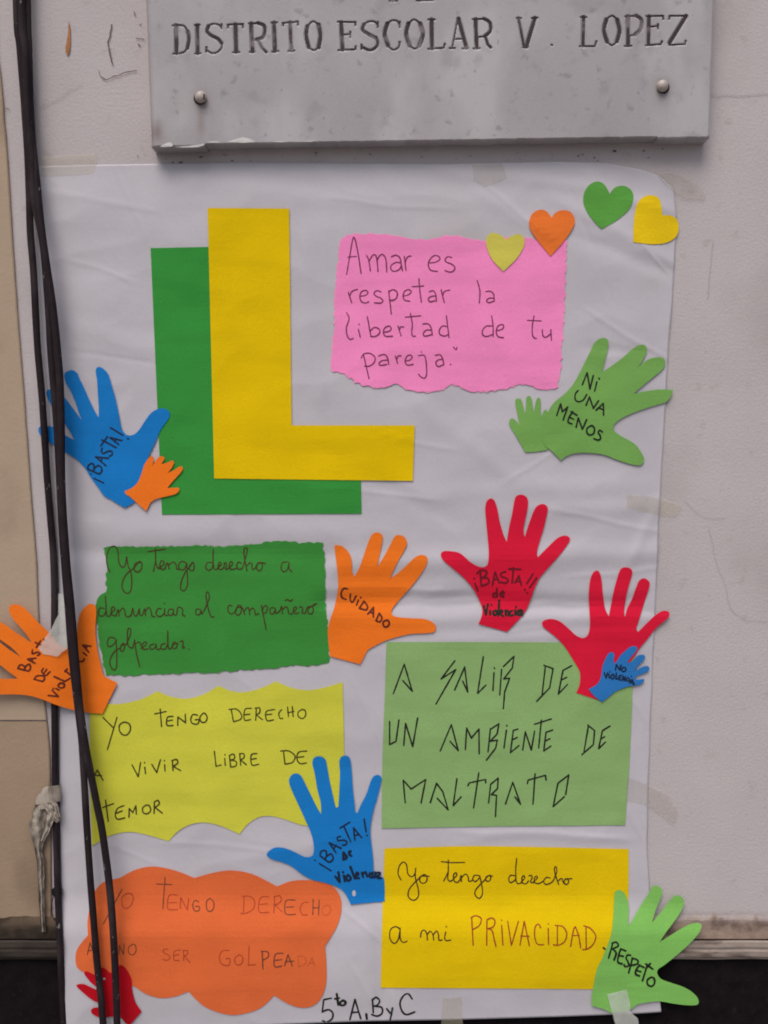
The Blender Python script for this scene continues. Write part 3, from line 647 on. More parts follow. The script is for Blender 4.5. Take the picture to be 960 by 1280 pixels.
N = (100, 1080, 6); O = (260, 1080, 5.647)
cut('cl', 'paper_note', 'orange cloud-shaped note with faint pencil capitals', 'note', 'cloud', 0, (80, 1060, 2.6667),
    '185,100* 240,72 300,62 370,75 435,100* 500,82 560,75 630,88 710,128* 760,110 820,108 880,120 915,150 925,200 910,260 870,328* 875,400 872,460 850,510 810,532 760,525 700,492* 660,530 610,550 550,556 480,535 440,505 415,478* 370,495 320,500 270,485 230,460 150,430 90,420 50,405 38,375 45,335 80,290* 78,250 85,200 100,150 130,115',
    G_N, lift=.8, items=[
    (N, 1.3, 'i_pencil', ['315,190 175,450;195,170 255,290', '55,680 75,590;60,650 85,648;75,590 105,680', '638,100 622,335;575,150 690,155', '~890,285 860,275 845,310 860,350 890,350 895,320 865,318']),
    (N, 1.2, 'i_faint', ['~350,222 315,255 320,315 350,332 385,305 400,250 380,222 350,222', '~735,235 668,238 660,335 730,340;665,290 725,288;752,335 755,250 805,345 815,258']),
    (N, 1.1, 'i_pencil', ['292,680 295,610 328,680 330,600;~395,600 365,625 368,670 400,680 420,650 415,610 395,600']),
    (N, 1.1, 'i_faint', ['~660,640 630,640 625,665 660,680 675,705 650,722 620,715;~755,645 708,655 705,718 745,722;708,685 740,680;775,650 778,725;~775,648 805,650 805,675 780,690;782,690 825,740']),
    (O, 1.3, 'i_pencil', ['~15,242 -10,265 -8,320 15,335 38,315 40,270 15,242', '~615,255 550,262 548,350 618,355;552,305 605,302', '742,250 740,358;785,255 780,360;742,310 785,308']),
    (O, 1.1, 'i_faint', ['255,230 250,345;~240,228 300,230 330,270 315,320 265,348 230,348;~430,230 370,240 360,335 430,340;365,285 420,280;470,235 465,345;~465,230 510,225 512,265 470,290;475,290 525,340', '~710,270 670,275 650,320 668,358 700,358']),
    (O, 1.1, 'i_vfaint', ['~840,290 810,310 808,350 840,360 865,330 858,295 840,290']),
    (O, 1.2, 'i_faint', ['~150,610 100,615 80,660 95,705 145,715 155,670 125,668;~220,640 190,665 195,705 225,712 245,685 240,650 220,640;290,580 285,715 335,710']),
    (O, 1.4, 'i_pencil', ['w1.8 382,615 388,742;~375,618 420,620 425,655 385,680;~530,630 475,640 470,722 520,720;475,680 520,675;540,720 565,640 595,720;545,690 605,685']),
    (O, 1.1, 'i_vfaint', ['~632,650 680,655 690,700 640,725;635,650 640,725;705,720 735,660 750,720;712,700 750,695'])])

I = (480, 820, 6); J = (620, 820, 6); K = (480, 940, 3.84)
cut('lg', 'paper_note', 'pale green rectangular note with angular black lettering', 'note', 'lgreen', 0, (0, 0, 1),
    '483,802.5* 700,803 794,805* 791,860 787,950 781.6,1031.5* 620,1033 477,1035.5* 478,950 481,870', G_N, lift=.8, items=[
    (I, 2.0, 'i_black', ['70,282 152,62 212,265;142,185 212,265', '532,35 428,172 538,102 390,360;530,255 605,82 628,270 590,188;745,5 702,280 765,218;825,125 817,260;826,88 830,93',
      '42,490 42,665 90,640 112,480;148,670 162,505 215,680 252,465', '422,712 505,515 557,710 495,640;610,702 620,540 655,615 712,548 714,735;798,545 780,720;798,550 862,508 848,585 795,640 850,630 838,690 768,782;918,555 900,690;920,520 923,525']),
    (J, 2.0, 'i_black', ['42,100 28,292;55,80 135,2 122,90 58,172 102,165;100,172 65,270 55,395', '360,70 428,95 402,240 305,340;370,80 345,295;568,72 502,108 468,285 538,212;490,180 530,160',
      '165,548 130,558 108,725 172,672;120,630 160,610;200,705 220,568 265,705 290,562;340,480 320,690;288,512 415,472;425,555 375,572 358,712 412,675;365,640 405,620', '688,518 740,560 730,665 645,740;692,530 660,718;855,525 798,560 770,695 822,645;785,625 815,605']),
    (K, 2.0, 'i_black', ['102,245 92,135 130,178 200,132 178,245;222,243 252,150 282,190 308,278 255,222;350,128 332,258 370,215;455,100 430,268;402,162 410,148 488,132 488,148;512,155 502,245;512,155 548,125 545,175 515,205 540,208 535,310;583,250 618,145 655,250 628,215;725,105 715,250;688,152 692,135 775,112 778,135;835,150 812,262 865,215;835,150 887,110 872,205'])])

G = (480, 1060, 6); Hh = (600, 1070, 6)
cut('yn', 'paper_note', 'bright yellow rectangular note with brown handwriting and one red word', 'note', 'ynote', 0, (460, 1040, 2.8235),
    '58,58* 400,50 920,60* 918,300 905,556* 500,553 45,550* 50,300', G_N, lift=.8, items=[
    (G, 1.6, 'i_brown', ['~128,240 105,190 118,130 148,105 170,130 178,190 205,215 230,195 238,150;~238,150 235,220 255,300 258,360 225,392 185,370 185,320 220,270 265,225;~265,225 300,198 322,215 318,250 290,265 268,245 275,212 300,210 338,212',
      '~482,90 482,170 478,230 495,250 520,235;430,102 510,110 605,108;448,248 482,180;~520,232 545,205 540,185 522,200 525,245 550,258 572,235;~572,235 578,205 580,250;~580,225 610,195 630,215 638,250 665,240;~715,208 680,205 665,235 685,252 715,225;~718,210 735,290 738,345 715,378 685,355 685,320 720,275 760,235;~760,235 785,205 800,220 790,248 765,245 765,220 790,205 812,212']),
    (Hh, 1.6, 'i_brown', ['~265,150 230,145 215,175 230,200 262,180 270,150;~275,18 268,100 270,180 285,208 310,200;~310,195 335,165 330,148 315,160 318,200 345,208 365,185;~365,150 385,145 390,165 378,195 400,200;~400,195 430,165 425,150 408,165 412,200 445,205 470,190;~525,165 500,160 478,185 490,212 525,205 550,185;~550,185 575,120 570,80 558,90 565,140 590,212;~588,185 610,168 620,185 628,205;~628,205 640,170 665,185 655,212 632,205 640,175 690,170', 'w2.4 925,688 938,700']),
    (G, 1.6, 'i_brown', ['~118,605 85,590 48,615 45,680 75,715 105,690 120,620;~120,600 122,680 145,708 172,698', '~275,668 280,630 300,615 320,640 325,690;~325,650 345,625 365,645 372,690;~370,650 395,622 408,650 412,690 435,690;~462,630 455,680 470,695 500,690;466,588 469,592']),
    (Hh, 1.6, 'i_red', ['-62,465 -51,670;~-68,462 -30,448 8,470 -5,520 -52,550;52,490 50,670;~52,480 85,465 112,485 100,530 58,545;~58,545 90,560 105,620 120,680;162,520 172,668;160,480 163,484;208,490 235,672;288,490 235,672;332,490 300,668;332,490 370,672;305,600 368,602;~455,540 440,512 415,530 410,600 430,660 478,665;512,545 514,665;512,508 514,512;580,525 580,668;~565,520 620,530 650,580 635,640 590,668 550,665;~680,680 700,560 715,530;~715,530 740,600 755,690;690,598 745,595;795,530 797,692;~778,522 830,545 868,600 850,660 810,695 770,702'])])

# ------------------------------------------------------------------ hands
Q = (100, 525, 13.714); HB = (40, 440, 4.8)
cut('hb1', 'paper_hand', 'blue paper hand partly behind the black cables left of the green L', 'paper hand', 'blue', 1.2, HB,
    '192,140 205,120 240,108 270,125 285,160 310,210 345,290 385,370 400,390* 400,330 395,250 390,170 382,110 395,90 420,95 455,130 475,190 500,280 520,370 535,450 550,480 570,498 605,498 640,470 680,410 715,365 760,340 800,342 825,360 822,395 790,440 765,480 740,540 700,625 680,690 660,740 640,790 625,850 612,905* 555,935* 480,890 430,860 395,810 350,750 320,700 280,655 240,625 205,605 160,580 120,550 80,530 50,500 38,475 40,455 60,440 100,445 135,455 200,500 255,528* 235,490 200,435 150,370 100,290 85,240 95,225 130,230 160,255 195,275 240,330 298,408* 280,360 260,300 230,230 205,190',
    G_H, lift=1.0, items=[(Q, 2.1, 'i_navy', ['240,1000 405,1080;182,925 190,929;130,840 320,925;~130,840 150,770 215,745 240,790 235,860;~240,830 310,780 370,820 365,890 320,925;265,630 485,655;265,630 445,785;380,640 360,720;~385,480 365,530 400,575 470,540 540,535 550,590 500,620;375,340 620,475;470,285 355,440;510,300 715,350;510,300 665,420;625,320 590,375;520,130 735,262;812,320 832,325'])])
cut('ho1', 'paper_hand', 'tiny orange paper hand on the wrist of the blue hand beside the green L', 'paper hand', 'orange', 2.6, HB,
    '555,835* 600,815 635,780 660,720 672,680 690,650 712,625 728,630 730,650 720,685* 740,655 760,630 785,625 795,640 775,672* 810,665 840,650 852,665 835,700 812,725* 850,710 890,685 905,695 895,720 850,770 812,815* 850,815 880,815 882,832 860,852 800,868 750,880 715,900 700,925 685,955* 640,915 590,870 565,855', G_H, lift=.6, grid=4, step=2)
Gh = (630, 410, 4.3636); Pp = (680, 450, 9.6)
cut('hg2', 'paper_hand', 'small plain green paper hand left of the large green hand', 'paper hand', 'hgreen', .6, Gh,
    '28,510 40,492 60,500 85,530* 75,480 62,410 65,388 85,385 98,400 115,470* 120,420 122,380 138,370 150,385 158,430 163,465* 170,420 180,385 195,382 200,400 200,450 205,485* 215,455 228,445 238,460 240,500 240,560 240,620 238,665* 170,675 115,678* 95,640 60,580 35,540', G_H, lift=.7, grid=5, step=2)
cut('hg1', 'paper_hand', 'large green paper hand with black capitals below the pink note', 'paper hand', 'hgreen', 1.4, Gh,
    '310,722* 270,680 240,655 222,640 210,590 215,540 230,480 270,410 330,360 375,310 410,250 440,190 470,130 495,80 530,55 560,58 570,80 560,140 545,200 535,240* 590,205 650,160 700,115 740,92 770,95 780,125 760,170 730,215* 780,175 830,160 870,165 880,195 860,230 800,280 740,330 705,360* 770,345 850,335 925,338* 905,380 880,405 800,430 700,465 630,500 600,530 600,560 640,590 710,630 750,680 765,720 745,748 700,745 620,720 540,690 450,680 380,685 340,700',
    G_H, lift=1.2, items=[(Pp, 2.2, 'i_black', ['460,298 518,152 552,348 592,185;635,262 608,372;660,220 665,226', '~410,368 375,410 378,480 420,500 470,480 512,415;505,545 545,442 592,580 655,488;625,602 712,520 715,662;660,575 720,600',
      '152,668 200,525 220,622 285,562 230,720;~345,620 300,690 290,745 335,765;325,620 395,662;310,690 355,712;385,808 412,695 460,832 512,715;~575,785 520,815 515,870 550,900 595,880 605,820 575,785;~700,865 670,842 650,870 670,900 680,940 650,960 598,942'])])
Rr = (410, 720, 10.667)
cut('ho2', 'paper_hand', 'orange paper hand with one dark word beside the dark green note', 'paper hand', 'orange', 1.2, (400, 650, 6),
    '300,1083* 75,1022* 65,930 58,830 75,750 100,680 120,600 135,520 135,440 125,340 115,260 108,190* 150,190 190,215 225,260 240,320 240,380 255,425* 290,370 320,290 350,200 380,125 410,95 450,98 470,125 460,200 445,270 428,355* 470,290 520,200 560,125 590,112 630,125 652,170 630,230 590,300 550,380 525,440* 590,395 660,330 720,275 770,262 803,280 800,330 760,400 700,480 630,560 560,640 538,680 545,715 600,730 700,738 780,742 840,765 870,800 855,840 780,850 680,855 570,880 480,910 400,950 355,980 325,1040',
    G_H, lift=1.1, items=[(Rr, 2.3, 'i_rbrown', ['~260,175 215,165 178,215 185,285 240,310;~300,240 295,310 325,350 375,265;405,320 380,388;434,285 438,289;478,340 420,425;~478,335 525,400 510,450 420,430;530,510 605,420 605,548;565,480 605,500;685,495 640,595;~685,495 718,560 690,610 640,595;~775,590 735,615 745,670 790,675 818,630 800,592 775,590'])])
S_ = (585, 695, 9.6)
cut('hr1', 'paper_hand', 'red paper hand with black writing on its palm above the pale green note', 'paper hand', 'red', 1.2, (540, 600, 5.3333),
    '310,960* 500,1012* 560,950 620,880 660,790 685,720 720,650 780,580 860,490 915,410 918,385 890,370 840,385 790,430 740,480 705,515* 700,480 720,400 745,320 768,220 770,180 745,160 715,165 690,185 665,240 640,310 618,382* 610,330 625,250 640,170 635,120 600,98 565,105 550,135 535,220 515,310 498,412* 475,360 450,270 435,190 415,135 398,122 370,135 355,180 360,270 370,370 378,470 375,545 360,575 320,580 260,550 190,490 130,475 75,475 58,500 80,540 140,590 210,650 270,720 310,790 335,860 330,910',
    G_H, lift=1.2, items=[(S_, 2.5, 'i_maroon', ['85,330 118,418;72,266 76,272;148,195 158,355;~105,215 160,170 225,190 200,245 160,265;~160,265 235,265 245,325 160,355;292,348 325,190 375,325;305,285 365,280;~452,190 400,205 400,245 460,265 480,300 440,325 395,312;545,140 530,325;490,155 630,160;565,320 610,240 640,350;575,300 635,310;780,215 705,330;825,262 740,380;680,402 685,407;710,442 715,447']),
      (S_, 2.8, 'i_maroon', ['345,390 350,490;~345,450 305,450 305,490 350,485;~395,462 430,445 420,425 395,440 392,480 430,488']),
      (S_, 2.8, 'i_black', ['190,600 215,705;240,575 215,705;265,655 265,705;280,585 283,588;~320,655 300,680 320,712 345,690 340,655 320,655;375,530 365,715;~375,690 415,670 400,645 385,690 420,720;450,650 455,715;~455,665 480,655 485,715;~530,655 500,680 515,715 540,708;565,650 568,705;575,610 578,613;w4 ~640,655 600,665 600,705 640,700;w4 645,655 650,700'])])
cut('hr2', 'paper_hand', 'red paper hand with no writing at the right edge of the pale green note', 'paper hand', 'red', 1.2, (670, 700, 5.3333),
    '268,885* 420,935* 500,840 580,740 650,650 690,590 740,530 800,455 870,395 888,370 885,345 850,338 800,365 740,420 680,480* 668,460 690,390 720,290 755,180 755,145 725,122 690,135 665,190 640,260 605,330 595,378* 588,350 600,250 625,150 642,90 635,60 600,48 565,60 545,110 520,200 500,300 485,375* 460,320 445,220 435,120 415,72 385,80 362,130 352,220 355,320 360,420 350,490 320,520 270,505 210,450 150,405 90,393 45,410 45,440 90,480 150,530 200,590 250,670 290,740 295,790 288,840', G_H, lift=1.2)
Tt = (730, 800, 9.6)
cut('hb3', 'paper_hand', 'tiny blue paper hand with black writing on the wrist of the plain red hand', 'paper hand', 'sblue', 2.6, Tt,
    '55,590* 150,535 190,480 210,400 220,320 250,240 290,165 330,145 365,170 360,220 355,275* 375,275 400,240 440,180 500,125 560,80 610,72 640,95 620,140 570,200 515,275* 580,255 620,210 670,178 720,180 735,210 700,260 640,320 600,380* 650,350 700,325 750,310 785,330 775,370 720,400 640,430 595,470* 650,475 725,470 710,510 660,540 600,548 520,560 440,590 380,615 300,680 220,745* 130,680',
    G_H, lift=.9, grid=4, step=2, items=[(Tt, 1.9, 'i_navy', ['378,365 388,295 430,360 445,300;~480,325 452,345 460,375 490,375 505,345 480,325', '245,395 265,458;285,392 265,458;300,410 302,458;310,380 313,383;~345,412 322,440 335,468 360,455 362,425 345,412;388,395 385,468 408,465;~450,425 420,430 420,475 445,478;420,450 442,450;465,485 468,430 490,488 498,440;~530,450 510,475 520,495 540,490;545,465 545,495;569,435 572,438;w2.8 555,515 575,480 600,535'])])
U = (380, 1010, 8.727)
cut('hb2', 'paper_hand', 'blue paper hand overlapping the lime yellow note above the orange cloud', 'paper hand', 'blue', 1.3, (330, 930, 6),
    '650,1203* 905,1180* 905,1080 900,1005* 870,990 825,960 820,880 810,780 798,680 800,600 820,500 850,400 875,300 882,255 860,232 825,240 800,280 770,370 730,450 700,518* 685,512 678,440 665,320 655,180 645,110 620,88 585,92 565,125 570,220 565,340 558,470* 540,478 520,400 495,290 475,180 460,115 420,92 380,100 362,140 380,220 400,340 425,440 428,525* 400,480 350,380 300,280 275,235 240,220 205,235 187,280 210,350 260,460 310,570 350,660 370,740 372,815 350,845 300,845 230,810 150,780 80,778 35,805 20,835 60,865 130,885 210,920 290,980 370,1020 450,1040 520,1060 580,1090 620,1140',
    G_H, lift=1.5, items=[(U, 2.1, 'i_navy', ['165,605 295,685;117,570 122,573;175,520 265,590;~175,520 185,475 235,465 245,520 225,560;~235,540 290,500 318,540 300,580 265,590;275,380 405,440;275,380 350,490;350,405 325,445;~400,310 365,320 370,355 430,350 465,365 455,400 420,405;435,200 510,368;392,220 498,155;540,215 555,350;540,215 630,325;548,300 600,290;655,120 678,260;685,297 690,301']),
      (U, 3.4, 'i_navy', ['430,485 468,530;~430,565 430,490 465,540 435,560;~490,480 510,470 490,500 515,522']),
      (U, 3.0, 'i_navy', ['340,745 390,810;375,700 390,810;435,735 445,800;425,700 428,703;~480,730 460,760 480,795 510,770 490,735;505,640 555,770;~565,750 595,720 575,700 565,760 600,765;630,705 645,755;~640,720 670,700 690,745;~725,710 710,740 735,760;~745,705 750,755 775,750;775,700 785,750;~795,705 830,710 800,760 840,765'])])
par, s = THINGS['hb2']
pts = [(330 + (675 + 14 * math.cos(t)) / 6, 930 + (1120 + 24 * math.sin(t)) / 6) for t in np.arange(0, 6.28, .7)]
o = flat_poly('white_spot', pts, s.h(442, 1116) / 1000 + .0002, M['poster'], None); under(o, par)

# orange hand crossing the cable, the wall and the poster
def oh(x, y):
    f = ss(60, 110, x)
    return (14.5 + 1.0 * nz(x, y, 60, 8) + 2.2 * ss(30, -20, x)) * (1 - f) + (base_h(max(x, 90), y) + 4.0 + 1.0 * nz(x, y, 40, 8)) * f
Wc = (0, 780, 7.385)
cut('ho3', 'paper_hand', 'large orange paper hand with dark capitals crossing the cables at the left edge', 'paper hand', 'orange', 1, (0, 730, 6),
    '880,742* 768,973* 660,965 550,945 430,910 330,870 230,840 130,828 0,828 -120,832 -150,790 -130,740 -60,712 0,710 70,712 135,708* 60,655 0,607 -100,545 -170,490 -180,450 -140,420 -60,400 0,440 80,500 155,547* 90,480 0,415 -80,360 -140,310 -130,270 -80,262 0,285 60,320 120,365 190,410 238,440* 200,380 140,310 100,265 70,210 70,170 100,152 150,160 200,195 260,260 320,320 380,375 440,450 500,480 540,440 575,380 582,300 600,225 640,170 680,148 715,165 722,230 715,320 720,420 735,520 755,600 775,680 800,702',
    G_H, hf=oh, items=[(Wc, 2.3, 'i_rbrown', ['165,410 260,435;~165,410 190,375 235,400 215,425;~225,400 270,370 280,410 260,435;255,325 330,315;255,325 322,362;300,320 295,350;~300,240 300,275 345,260 370,275 345,290;325,170 380,195;375,155 335,215;400,140 420,160',
      '315,510 390,530;~315,510 340,480 400,480 410,510 390,530;~400,410 385,440 420,475 460,440;405,455 430,420', '445,660 540,670;480,610 540,670;515,595 545,610;490,594 494,598;~555,545 535,570 560,590 590,580 590,550 555,545;500,485 600,530;600,530 650,500;600,430 650,470;598,440 620,415', '~735,345 765,345 780,320;770,265 800,290;765,195 840,205;765,195 820,260;805,200 790,230'])])
cut('hr3', 'paper_hand', 'dark red paper hand behind the cables on the corner of the orange cloud', 'paper hand', 'dred', 1.3, (90, 1190, 9.6),
    '835,715* 690,885* 640,850 600,800 585,790 500,780 460,775 420,785 380,780 330,785 280,765 235,735 225,705 250,675 300,665 340,672* 330,640 310,605 270,590 200,545 130,485 60,420 50,398 90,385 140,385 200,410 290,450 305,440* 280,410 230,370 180,310 145,260 150,235 190,235 250,265 320,300* 340,200 360,185 400,200 450,245 490,240 540,180 580,155 630,180 680,250 715,330 720,440 740,540 770,620',
    G_H, lift=1.0, grid=5, step=2.5)
par, s = THINGS['hr3']
o = flat_poly('white_spot', [(130.3 + 1.8 * math.cos(t), 1223.6 + 1.5 * math.sin(t)) for t in np.arange(0, 6.28, .9)], s.h(130, 1223) / 1000 + .0002, M['poster'], None); under(o, par)
Vv = (740, 1160, 9.6)
def rh(x, y):
    f = ss(800, 840, x); f2 = ss(1125, 1180, y)
    return (max(base_h(min(x, 790), min(y, 1240)), poster_h(min(x, 790), min(y, 1240))) + 2.0) * (1 - f) + f * (6.5 + 9 * f2) + .9 * abs(nz(x, y, 50, 77)) + (0 if x < 820 else 2.2 * ss(820, 880, x))
cut('hg3', 'paper_hand', 'light green paper hand with one black word over the lower right poster corner', 'paper hand', 'hgreen2', 1, (730, 1100, 6),
    '60,945* 58,880 75,770 100,660 140,580 175,490 205,400 220,280 225,170 235,85 280,80 310,110 335,180 335,260 330,348* 370,290 420,200 480,110 520,45 560,48 588,85 570,150 540,220 510,318* 570,250 630,170 680,118 730,125 752,165 730,230 670,320 610,400 568,465* 640,420 720,370 800,330 860,322 882,345 860,400 790,480 700,560 600,640 560,665 548,695 575,740 650,770 740,800 810,840 855,890 850,935 760,938 660,925 570,910 480,918 400,935 340,975 210,1000* 150,970',
    G_H, hf=rh, items=[(Vv, 2.5, 'i_black', ['245,200 200,360;~240,185 290,170 315,215 245,250;~250,255 290,300 265,385;~345,250 320,330 310,410 360,430;345,250 405,275;325,330 375,340;~462,330 425,325 410,365 430,400 440,450 400,465 385,440;485,365 440,540;~480,362 545,385 545,430 470,450;~575,445 530,500 525,555 570,575;565,445 625,475;540,510 585,525;665,440 605,635;645,430 730,495;700,425 665,470;~710,590 665,625 670,680 715,700 750,665 745,605 710,590'])])
# class line written on the poster itself
n0 = set(bpy.data.objects)
write(None, PS.h, (390, 1230, 6.857), 2.3, M['i_black'], ['165,122 100,135;100,135 88,240;~88,240 140,220 178,250 170,300 125,325 92,315;w3 212,85 225,180;195,128 235,120;w3 ~265,140 240,160 245,180 275,180 288,155 265,140',
    '325,305 368,132 418,298;340,245 400,240;w3.2 465,258 470,298', '518,130 525,245;~515,140 550,115 580,145 560,180 525,190;~525,190 595,200 600,250 560,275 512,262', '640,212 670,250;~690,205 680,260 668,318', '~858,128 825,85 785,100 755,160 770,230 810,262 880,240'], lift=.2)
for q in [q for q in bpy.data.objects if q not in n0]: under(q, pr)

# ------------------------------------------------------------------ adhesive tape
def tape(pts, hf, m, label, name='adhesive_tape'):
    pl = cr(pts, [True] * len(pts), 4, closed=True); pl = [(x + .5 * nz(x, y, 6, 81), y + .5 * nz(x, y, 6, 82)) for x, y in pl]
    o, s = sheet(name, pl, hf, M[m], .08, 6); o['label'] = label; o['category'] = 'tape'; o['group'] = 'pieces of adhesive tape'
    return o
def over(extra=.5):
    def f(x, y):
        inside = itp(LEFT, y) < x < itp(RIGHT, y) and itp(TOP, x) < y < itp(BOT, x)
        return (PS.h(x, y) if inside else 1.6) + extra
    return f
tape([(50, 197), (84, 193), (119, 192), (121, 203), (117, 216), (108, 218), (80, 220), (52, 221)], over(), 'tape_y', 'yellowed tape at the top left corner of the poster beside the cables')
tape([(590, 206), (628, 204), (634, 224), (607, 234), (592, 226)], over(), 'tape_g', 'faint tape at the top edge of the poster above the pale heart')
tape([(818, 214), (842, 214), (862, 222), (882, 240), (881, 250), (853, 248), (832, 232)], over(.8), 'tape_g', 'greyish tape over the top right corner of the poster above the yellow heart')
tape([(783, 618), (825, 622), (853, 632), (845, 646), (806, 641), (784, 634)], over(), 'tape_y', 'yellowed tape on the right edge of the poster under the large green hand')
tape([(784, 970), (812, 982), (835, 994), (848, 1014), (843, 1034), (829, 1021), (810, 1008), (782, 1000)], lambda x, y: over()(x, y) + 2.2 * ss(795, 780, x), 'tape_g', 'yellowed curled tape beside the lower right of the pale green note')
tape([(553, 1248), (577, 1246), (579, 1292), (551, 1292)], lambda x, y: (PS.h(x, min(y, 1272)) + .5), 'tape_y', 'yellowish tape on the bottom edge of the poster under the yellow note')
sg = THINGS['hg3'][1]
tape([(759, 1243), (783, 1237), (788, 1255), (787, 1264), (797, 1273), (802, 1296), (773, 1296), (766, 1268)], lambda x, y: rh(x, min(y, 1262)) + 1.0 + .4 * nz(x, y, 9, 3), 'tape_w', 'milky tape on the wrist of the light green hand')
tape([(73, 742), (73, 768), (64, 786), (48, 811), (55, 818), (63, 819), (72, 821), (78, 815), (84, 811), (86, 780), (81, 742)], lambda x, y: 15.8 + 1.1 * nz(x, y, 12, 4), 'tape_c', 'clear crumpled tape on the orange hand between the black cables')

# ------------------------------------------------------------------ cables
def tube(name, path, r, m, parent=None, seg=12, label=None, cat=None, group=None):
    P2 = [(a[0], a[1]) for a in path]; sm = cr(P2, step=9); V, F = [], []
    L = [0]
    dtab = [(a[1], a[2]) for a in path]
    C3 = [Vector(P(x, y, itp(dtab, y) / 1000)) for x, y in sm]
    for i, c in enumerate(C3):
        t = (C3[min(i + 1, len(C3) - 1)] - C3[max(i - 1, 0)]).normalized(); a = t.cross(Vector((0, 1, 0))).normalized(); b = t.cross(a)
        rr = r * (1 + .04 * noise.noise(c * 30))
        for k in range(seg):
            q = k / seg * 6.28318; V.append(tuple(c + a * math.cos(q) * rr + b * math.sin(q) * rr))
    for i in range(len(C3) - 1):
        for k in range(seg): a = i * seg + k; b = i * seg + (k + 1) % seg; F.append((a, b, b + seg, a + seg))
    F.append(tuple(range(seg))); F.append(tuple(range((len(C3) - 1) * seg, len(C3) * seg)))
    return mesh_obj(name, V, F, m, parent, smooth=True, label=label, cat=cat, group=group)
GC = 'black cables down the left side'
tube('cable', [(12, -700, 12), (17, -300, 12), (20.5, 0, 12), (25, 60, 12), (30.5, 130, 12), (34.5, 190, 12.5), (36.5, 240, 13), (38, 290, 13), (42, 340, 13), (45, 400, 13), (47.5, 440, 13), (52, 490, 13), (55.5, 540, 12), (58.5, 590, 10), (62.5, 640, 7.5), (66.5, 690, 6.5), (68.2, 740, 6.3), (68, 780, 6), (68, 850, 6), (68.6, 930, 6), (69, 980, 6), (70.5, 1050, 6), (72, 1110, 6.5), (75, 1180, 16.5), (80, 1280, 8), (90, 1500, 8), (95, 1720, 8)], .0047, M['cable'],
     label='leftmost thin black cable, running down outside the poster edge', cat='cable', group=GC)
tube('cable', [(18, -700, 21), (23, -300, 21), (27, 0, 21), (30.5, 60, 21), (34, 130, 21), (38.5, 190, 22), (43, 250, 23), (53, 300, 23), (58, 350, 23), (61.5, 400, 23), (63.5, 440, 23), (68.5, 500, 23), (72, 550, 23), (75.5, 620, 23), (77.5, 660, 23), (81, 710, 23), (84.5, 750, 24), (90, 820, 24), (98, 890, 24), (102.5, 930, 24), (105.5, 980, 24), (109, 1040, 25), (113, 1100, 26), (117, 1150, 27), (121, 1200, 28), (126.5, 1250, 28), (129, 1280, 28), (150, 1500, 26), (160, 1720, 26)], .0048, M['cable'],
     label='black cable that ends up left of the other one across the orange cloud', cat='cable', group=GC)
tube('cable', [(24, -700, 14), (30, -300, 14), (33.8, 0, 14), (35.5, 60, 14), (37.5, 130, 15), (41.5, 190, 18), (46, 230, 21), (51, 280, 27), (58, 330, 31), (65.5, 380, 31), (71, 430, 31), (75, 480, 31), (76.5, 540, 31), (77, 600, 31), (79.5, 650, 31), (84, 710, 31), (89, 760, 31), (94, 820, 31), (99.5, 880, 31), (106.5, 930, 31), (114, 970, 31), (122, 1010, 31), (128, 1040, 31), (136, 1100, 32), (140.5, 1150, 33), (143.5, 1200, 33), (145.5, 1250, 33), (146.3, 1280, 33), (150, 1500, 30), (175, 1720, 26)], .0050, M['cable'],
     label='black cable that ends up rightmost across the orange cloud', cat='cable', group=GC)

# ------------------------------------------------------------------ torn plastic strip tied round the thin cable
st = bpy.data.objects.new('plastic_strip', None); st.location = P(55, 1165, .008)
link(st, label='dirty white plastic strip knotted round the cable left of the poster', cat='plastic strip'); bpy.context.view_layer.update()
def ribbon(name, rows, seed, fold=3.0, cols=16):
    """rows: (px centre, py, half width px, depth mm, tilt)"""
    C = cr([(r[0], r[1]) for r in rows], step=1.6); yt = [(r[1], r[2]) for r in rows]; dt = [(r[1], r[3]) for r in rows]
    V, F = [], []
    for i, (x, y) in enumerate(C):
        a = C[max(0, i - 1)]; b = C[min(len(C) - 1, i + 1)]; dx, dy = b[0] - a[0], b[1] - a[1]; L = math.hypot(dx, dy) or 1; nx_, ny_ = -dy / L, dx / L
        hw = itp(yt, y) * (1 + .2 * nz(x, y, 9, seed)); dd = itp(dt, y)
        for c in range(cols + 1):
            s = c / cols * 2 - 1
            z = dd + fold * math.cos(s * 5 + 2 * nz(x, y, 22, seed + 1)) + 2.4 * nz(x + s * 9, y, 7, seed + 2) + 1.1 * abs(nz(x + s * 9, y, 3, seed + 4))
            V.append(P(x + nx_ * hw * s, y + ny_ * hw * s, z / 1000))
    for i in range(len(C) - 1):
        for c in range(cols): a = i * (cols + 1) + c; F.append((a, a + 1, a + cols + 2, a + cols + 1))
    o = mesh_obj(name, V, F, M['plastic'], smooth=True); under(o, st); return o
ribbon('tail', [(52, 1004, 7, 10, 0), (50, 1018, 10, 11, 0), (47.5, 1036, 11.5, 12, 0), (48, 1050, 7.5, 11, 0), (48, 1064, 4.3, 10, 0), (50.5, 1076, 4.5, 9, 0), (51, 1095, 4.2, 9, 0), (51.5, 1115, 3.8, 9, 0), (52.5, 1140, 3.0, 9, 0), (54, 1165, 2.8, 10, 0)], 3)
ribbon('tail', [(66, 1004, 4, 13, 0), (64, 1014, 5.5, 15, 0), (60.5, 1028, 5, 15, 0), (57, 1040, 4, 13, 0), (52, 1052, 2, 12, 0)], 11, 1.4)
ribbon('loop', [(56, 1003, 3.5, 15, 0), (62, 1011, 4.5, 17, 0), (68, 1020, 4.5, 15, 0), (73, 1027, 3, 12, 0)], 17, 1.6)
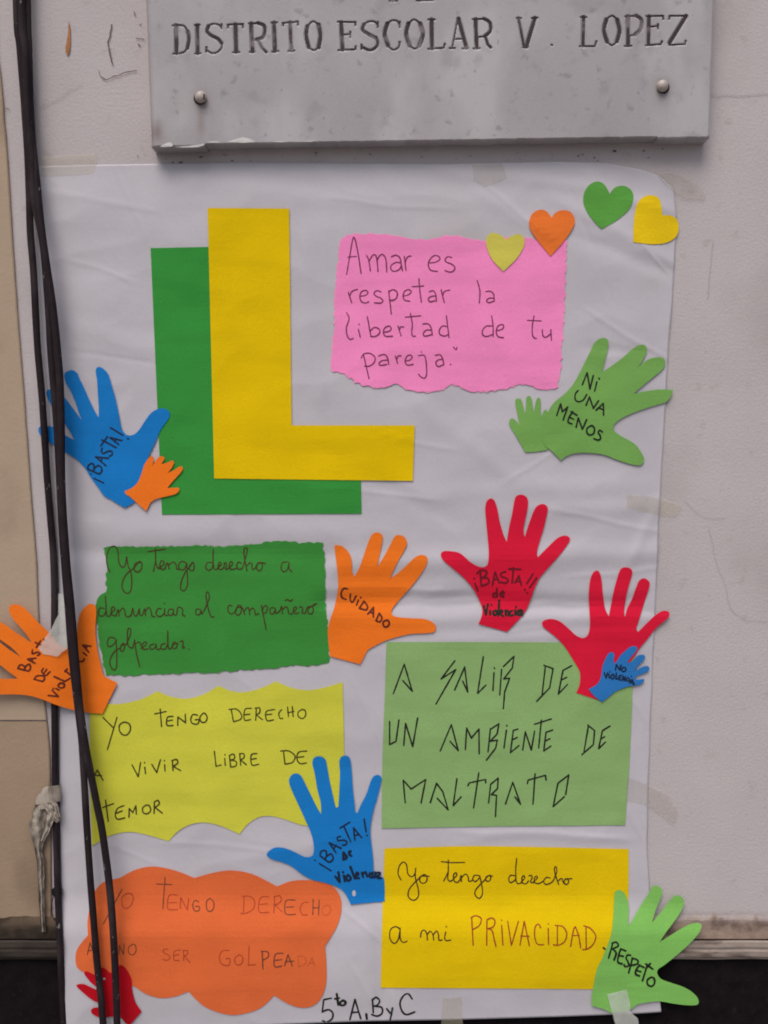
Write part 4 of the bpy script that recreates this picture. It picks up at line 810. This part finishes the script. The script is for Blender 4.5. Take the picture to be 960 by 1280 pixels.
ribbon('loop', [(63, 1001, 4, 15, 0), (68, 1008, 4.5, 16, 0), (71.5, 1022, 4, 13, 0)], 23, 1.6)
def wrap(rows, seed):
    V, F = [], []; n = 22
    for i, (x0, y0, x1, y1) in enumerate(rows):
        for k in range(n + 1):
            s = k / n; a = s * math.pi
            x = x0 + (x1 - x0) * (1 - math.cos(a)) / 2; y = y0 + (y1 - y0) * s
            V.append(P(x, y, (6 + 9.5 * math.sin(a) + 1.0 * nz(x, y + i * 4, 7, seed)) / 1000))
    for i in range(len(rows) - 1):
        for k in range(n): a = i * (n + 1) + k; F.append((a, a + 1, a + n + 2, a + n + 1))
    o = mesh_obj('knot', V, F, M['plastic'], smooth=True); under(o, st)
wrap([(56, 984, 76, 980.5), (52, 987, 76.5, 983), (49.5, 990, 77, 986), (47.5, 993, 77, 990), (45.5, 997, 77, 994), (43.5, 1002, 77, 998), (42.5, 1007, 76, 1001)], 5)
wrap([(45, 1004, 70, 1000), (46, 1009, 66, 1004), (48, 1014, 62, 1008)], 9)
# small black clip with a loose wire on the wall beside the poster
cl = bpy.data.objects.new('cable_clip', None); cl.location = P(70, 1118, .004)
link(cl, label='small black clip with a loose wire loop at the poster edge under the plastic strip', cat='cable clip'); bpy.context.view_layer.update()
a = P(66.5, 1117, .002); b = P(79, 1108, .002)
import bmesh
bm = bmesh.new(); bmesh.ops.create_cube(bm, size=1)
for v in bm.verts: v.co = Vector(((a[0] + b[0]) / 2 + v.co.x * (b[0] - a[0]), -.007 + v.co.y * .009, (a[2] + b[2]) / 2 + v.co.z * (b[2] - a[2])))
bmesh.ops.bevel(bm, geom=bm.edges[:], offset=.002, segments=2, affect='EDGES')
me = bpy.data.meshes.new('clip_body'); bm.to_mesh(me); bm.free(); me.materials.append(M['blackpl'])
o = bpy.data.objects.new('clip_body', me); COL.objects.link(o); under(o, cl)
o = tube('wire', [(69, 1116, 6), (65, 1127, 6), (64, 1138, 6), (67, 1148, 6), (74, 1155, 5), (78, 1158, 4)], .0007, M['blackpl'], seg=6); under(o, cl)
for o in bpy.data.objects:
    if o.type == 'EMPTY': o.empty_display_size = .02
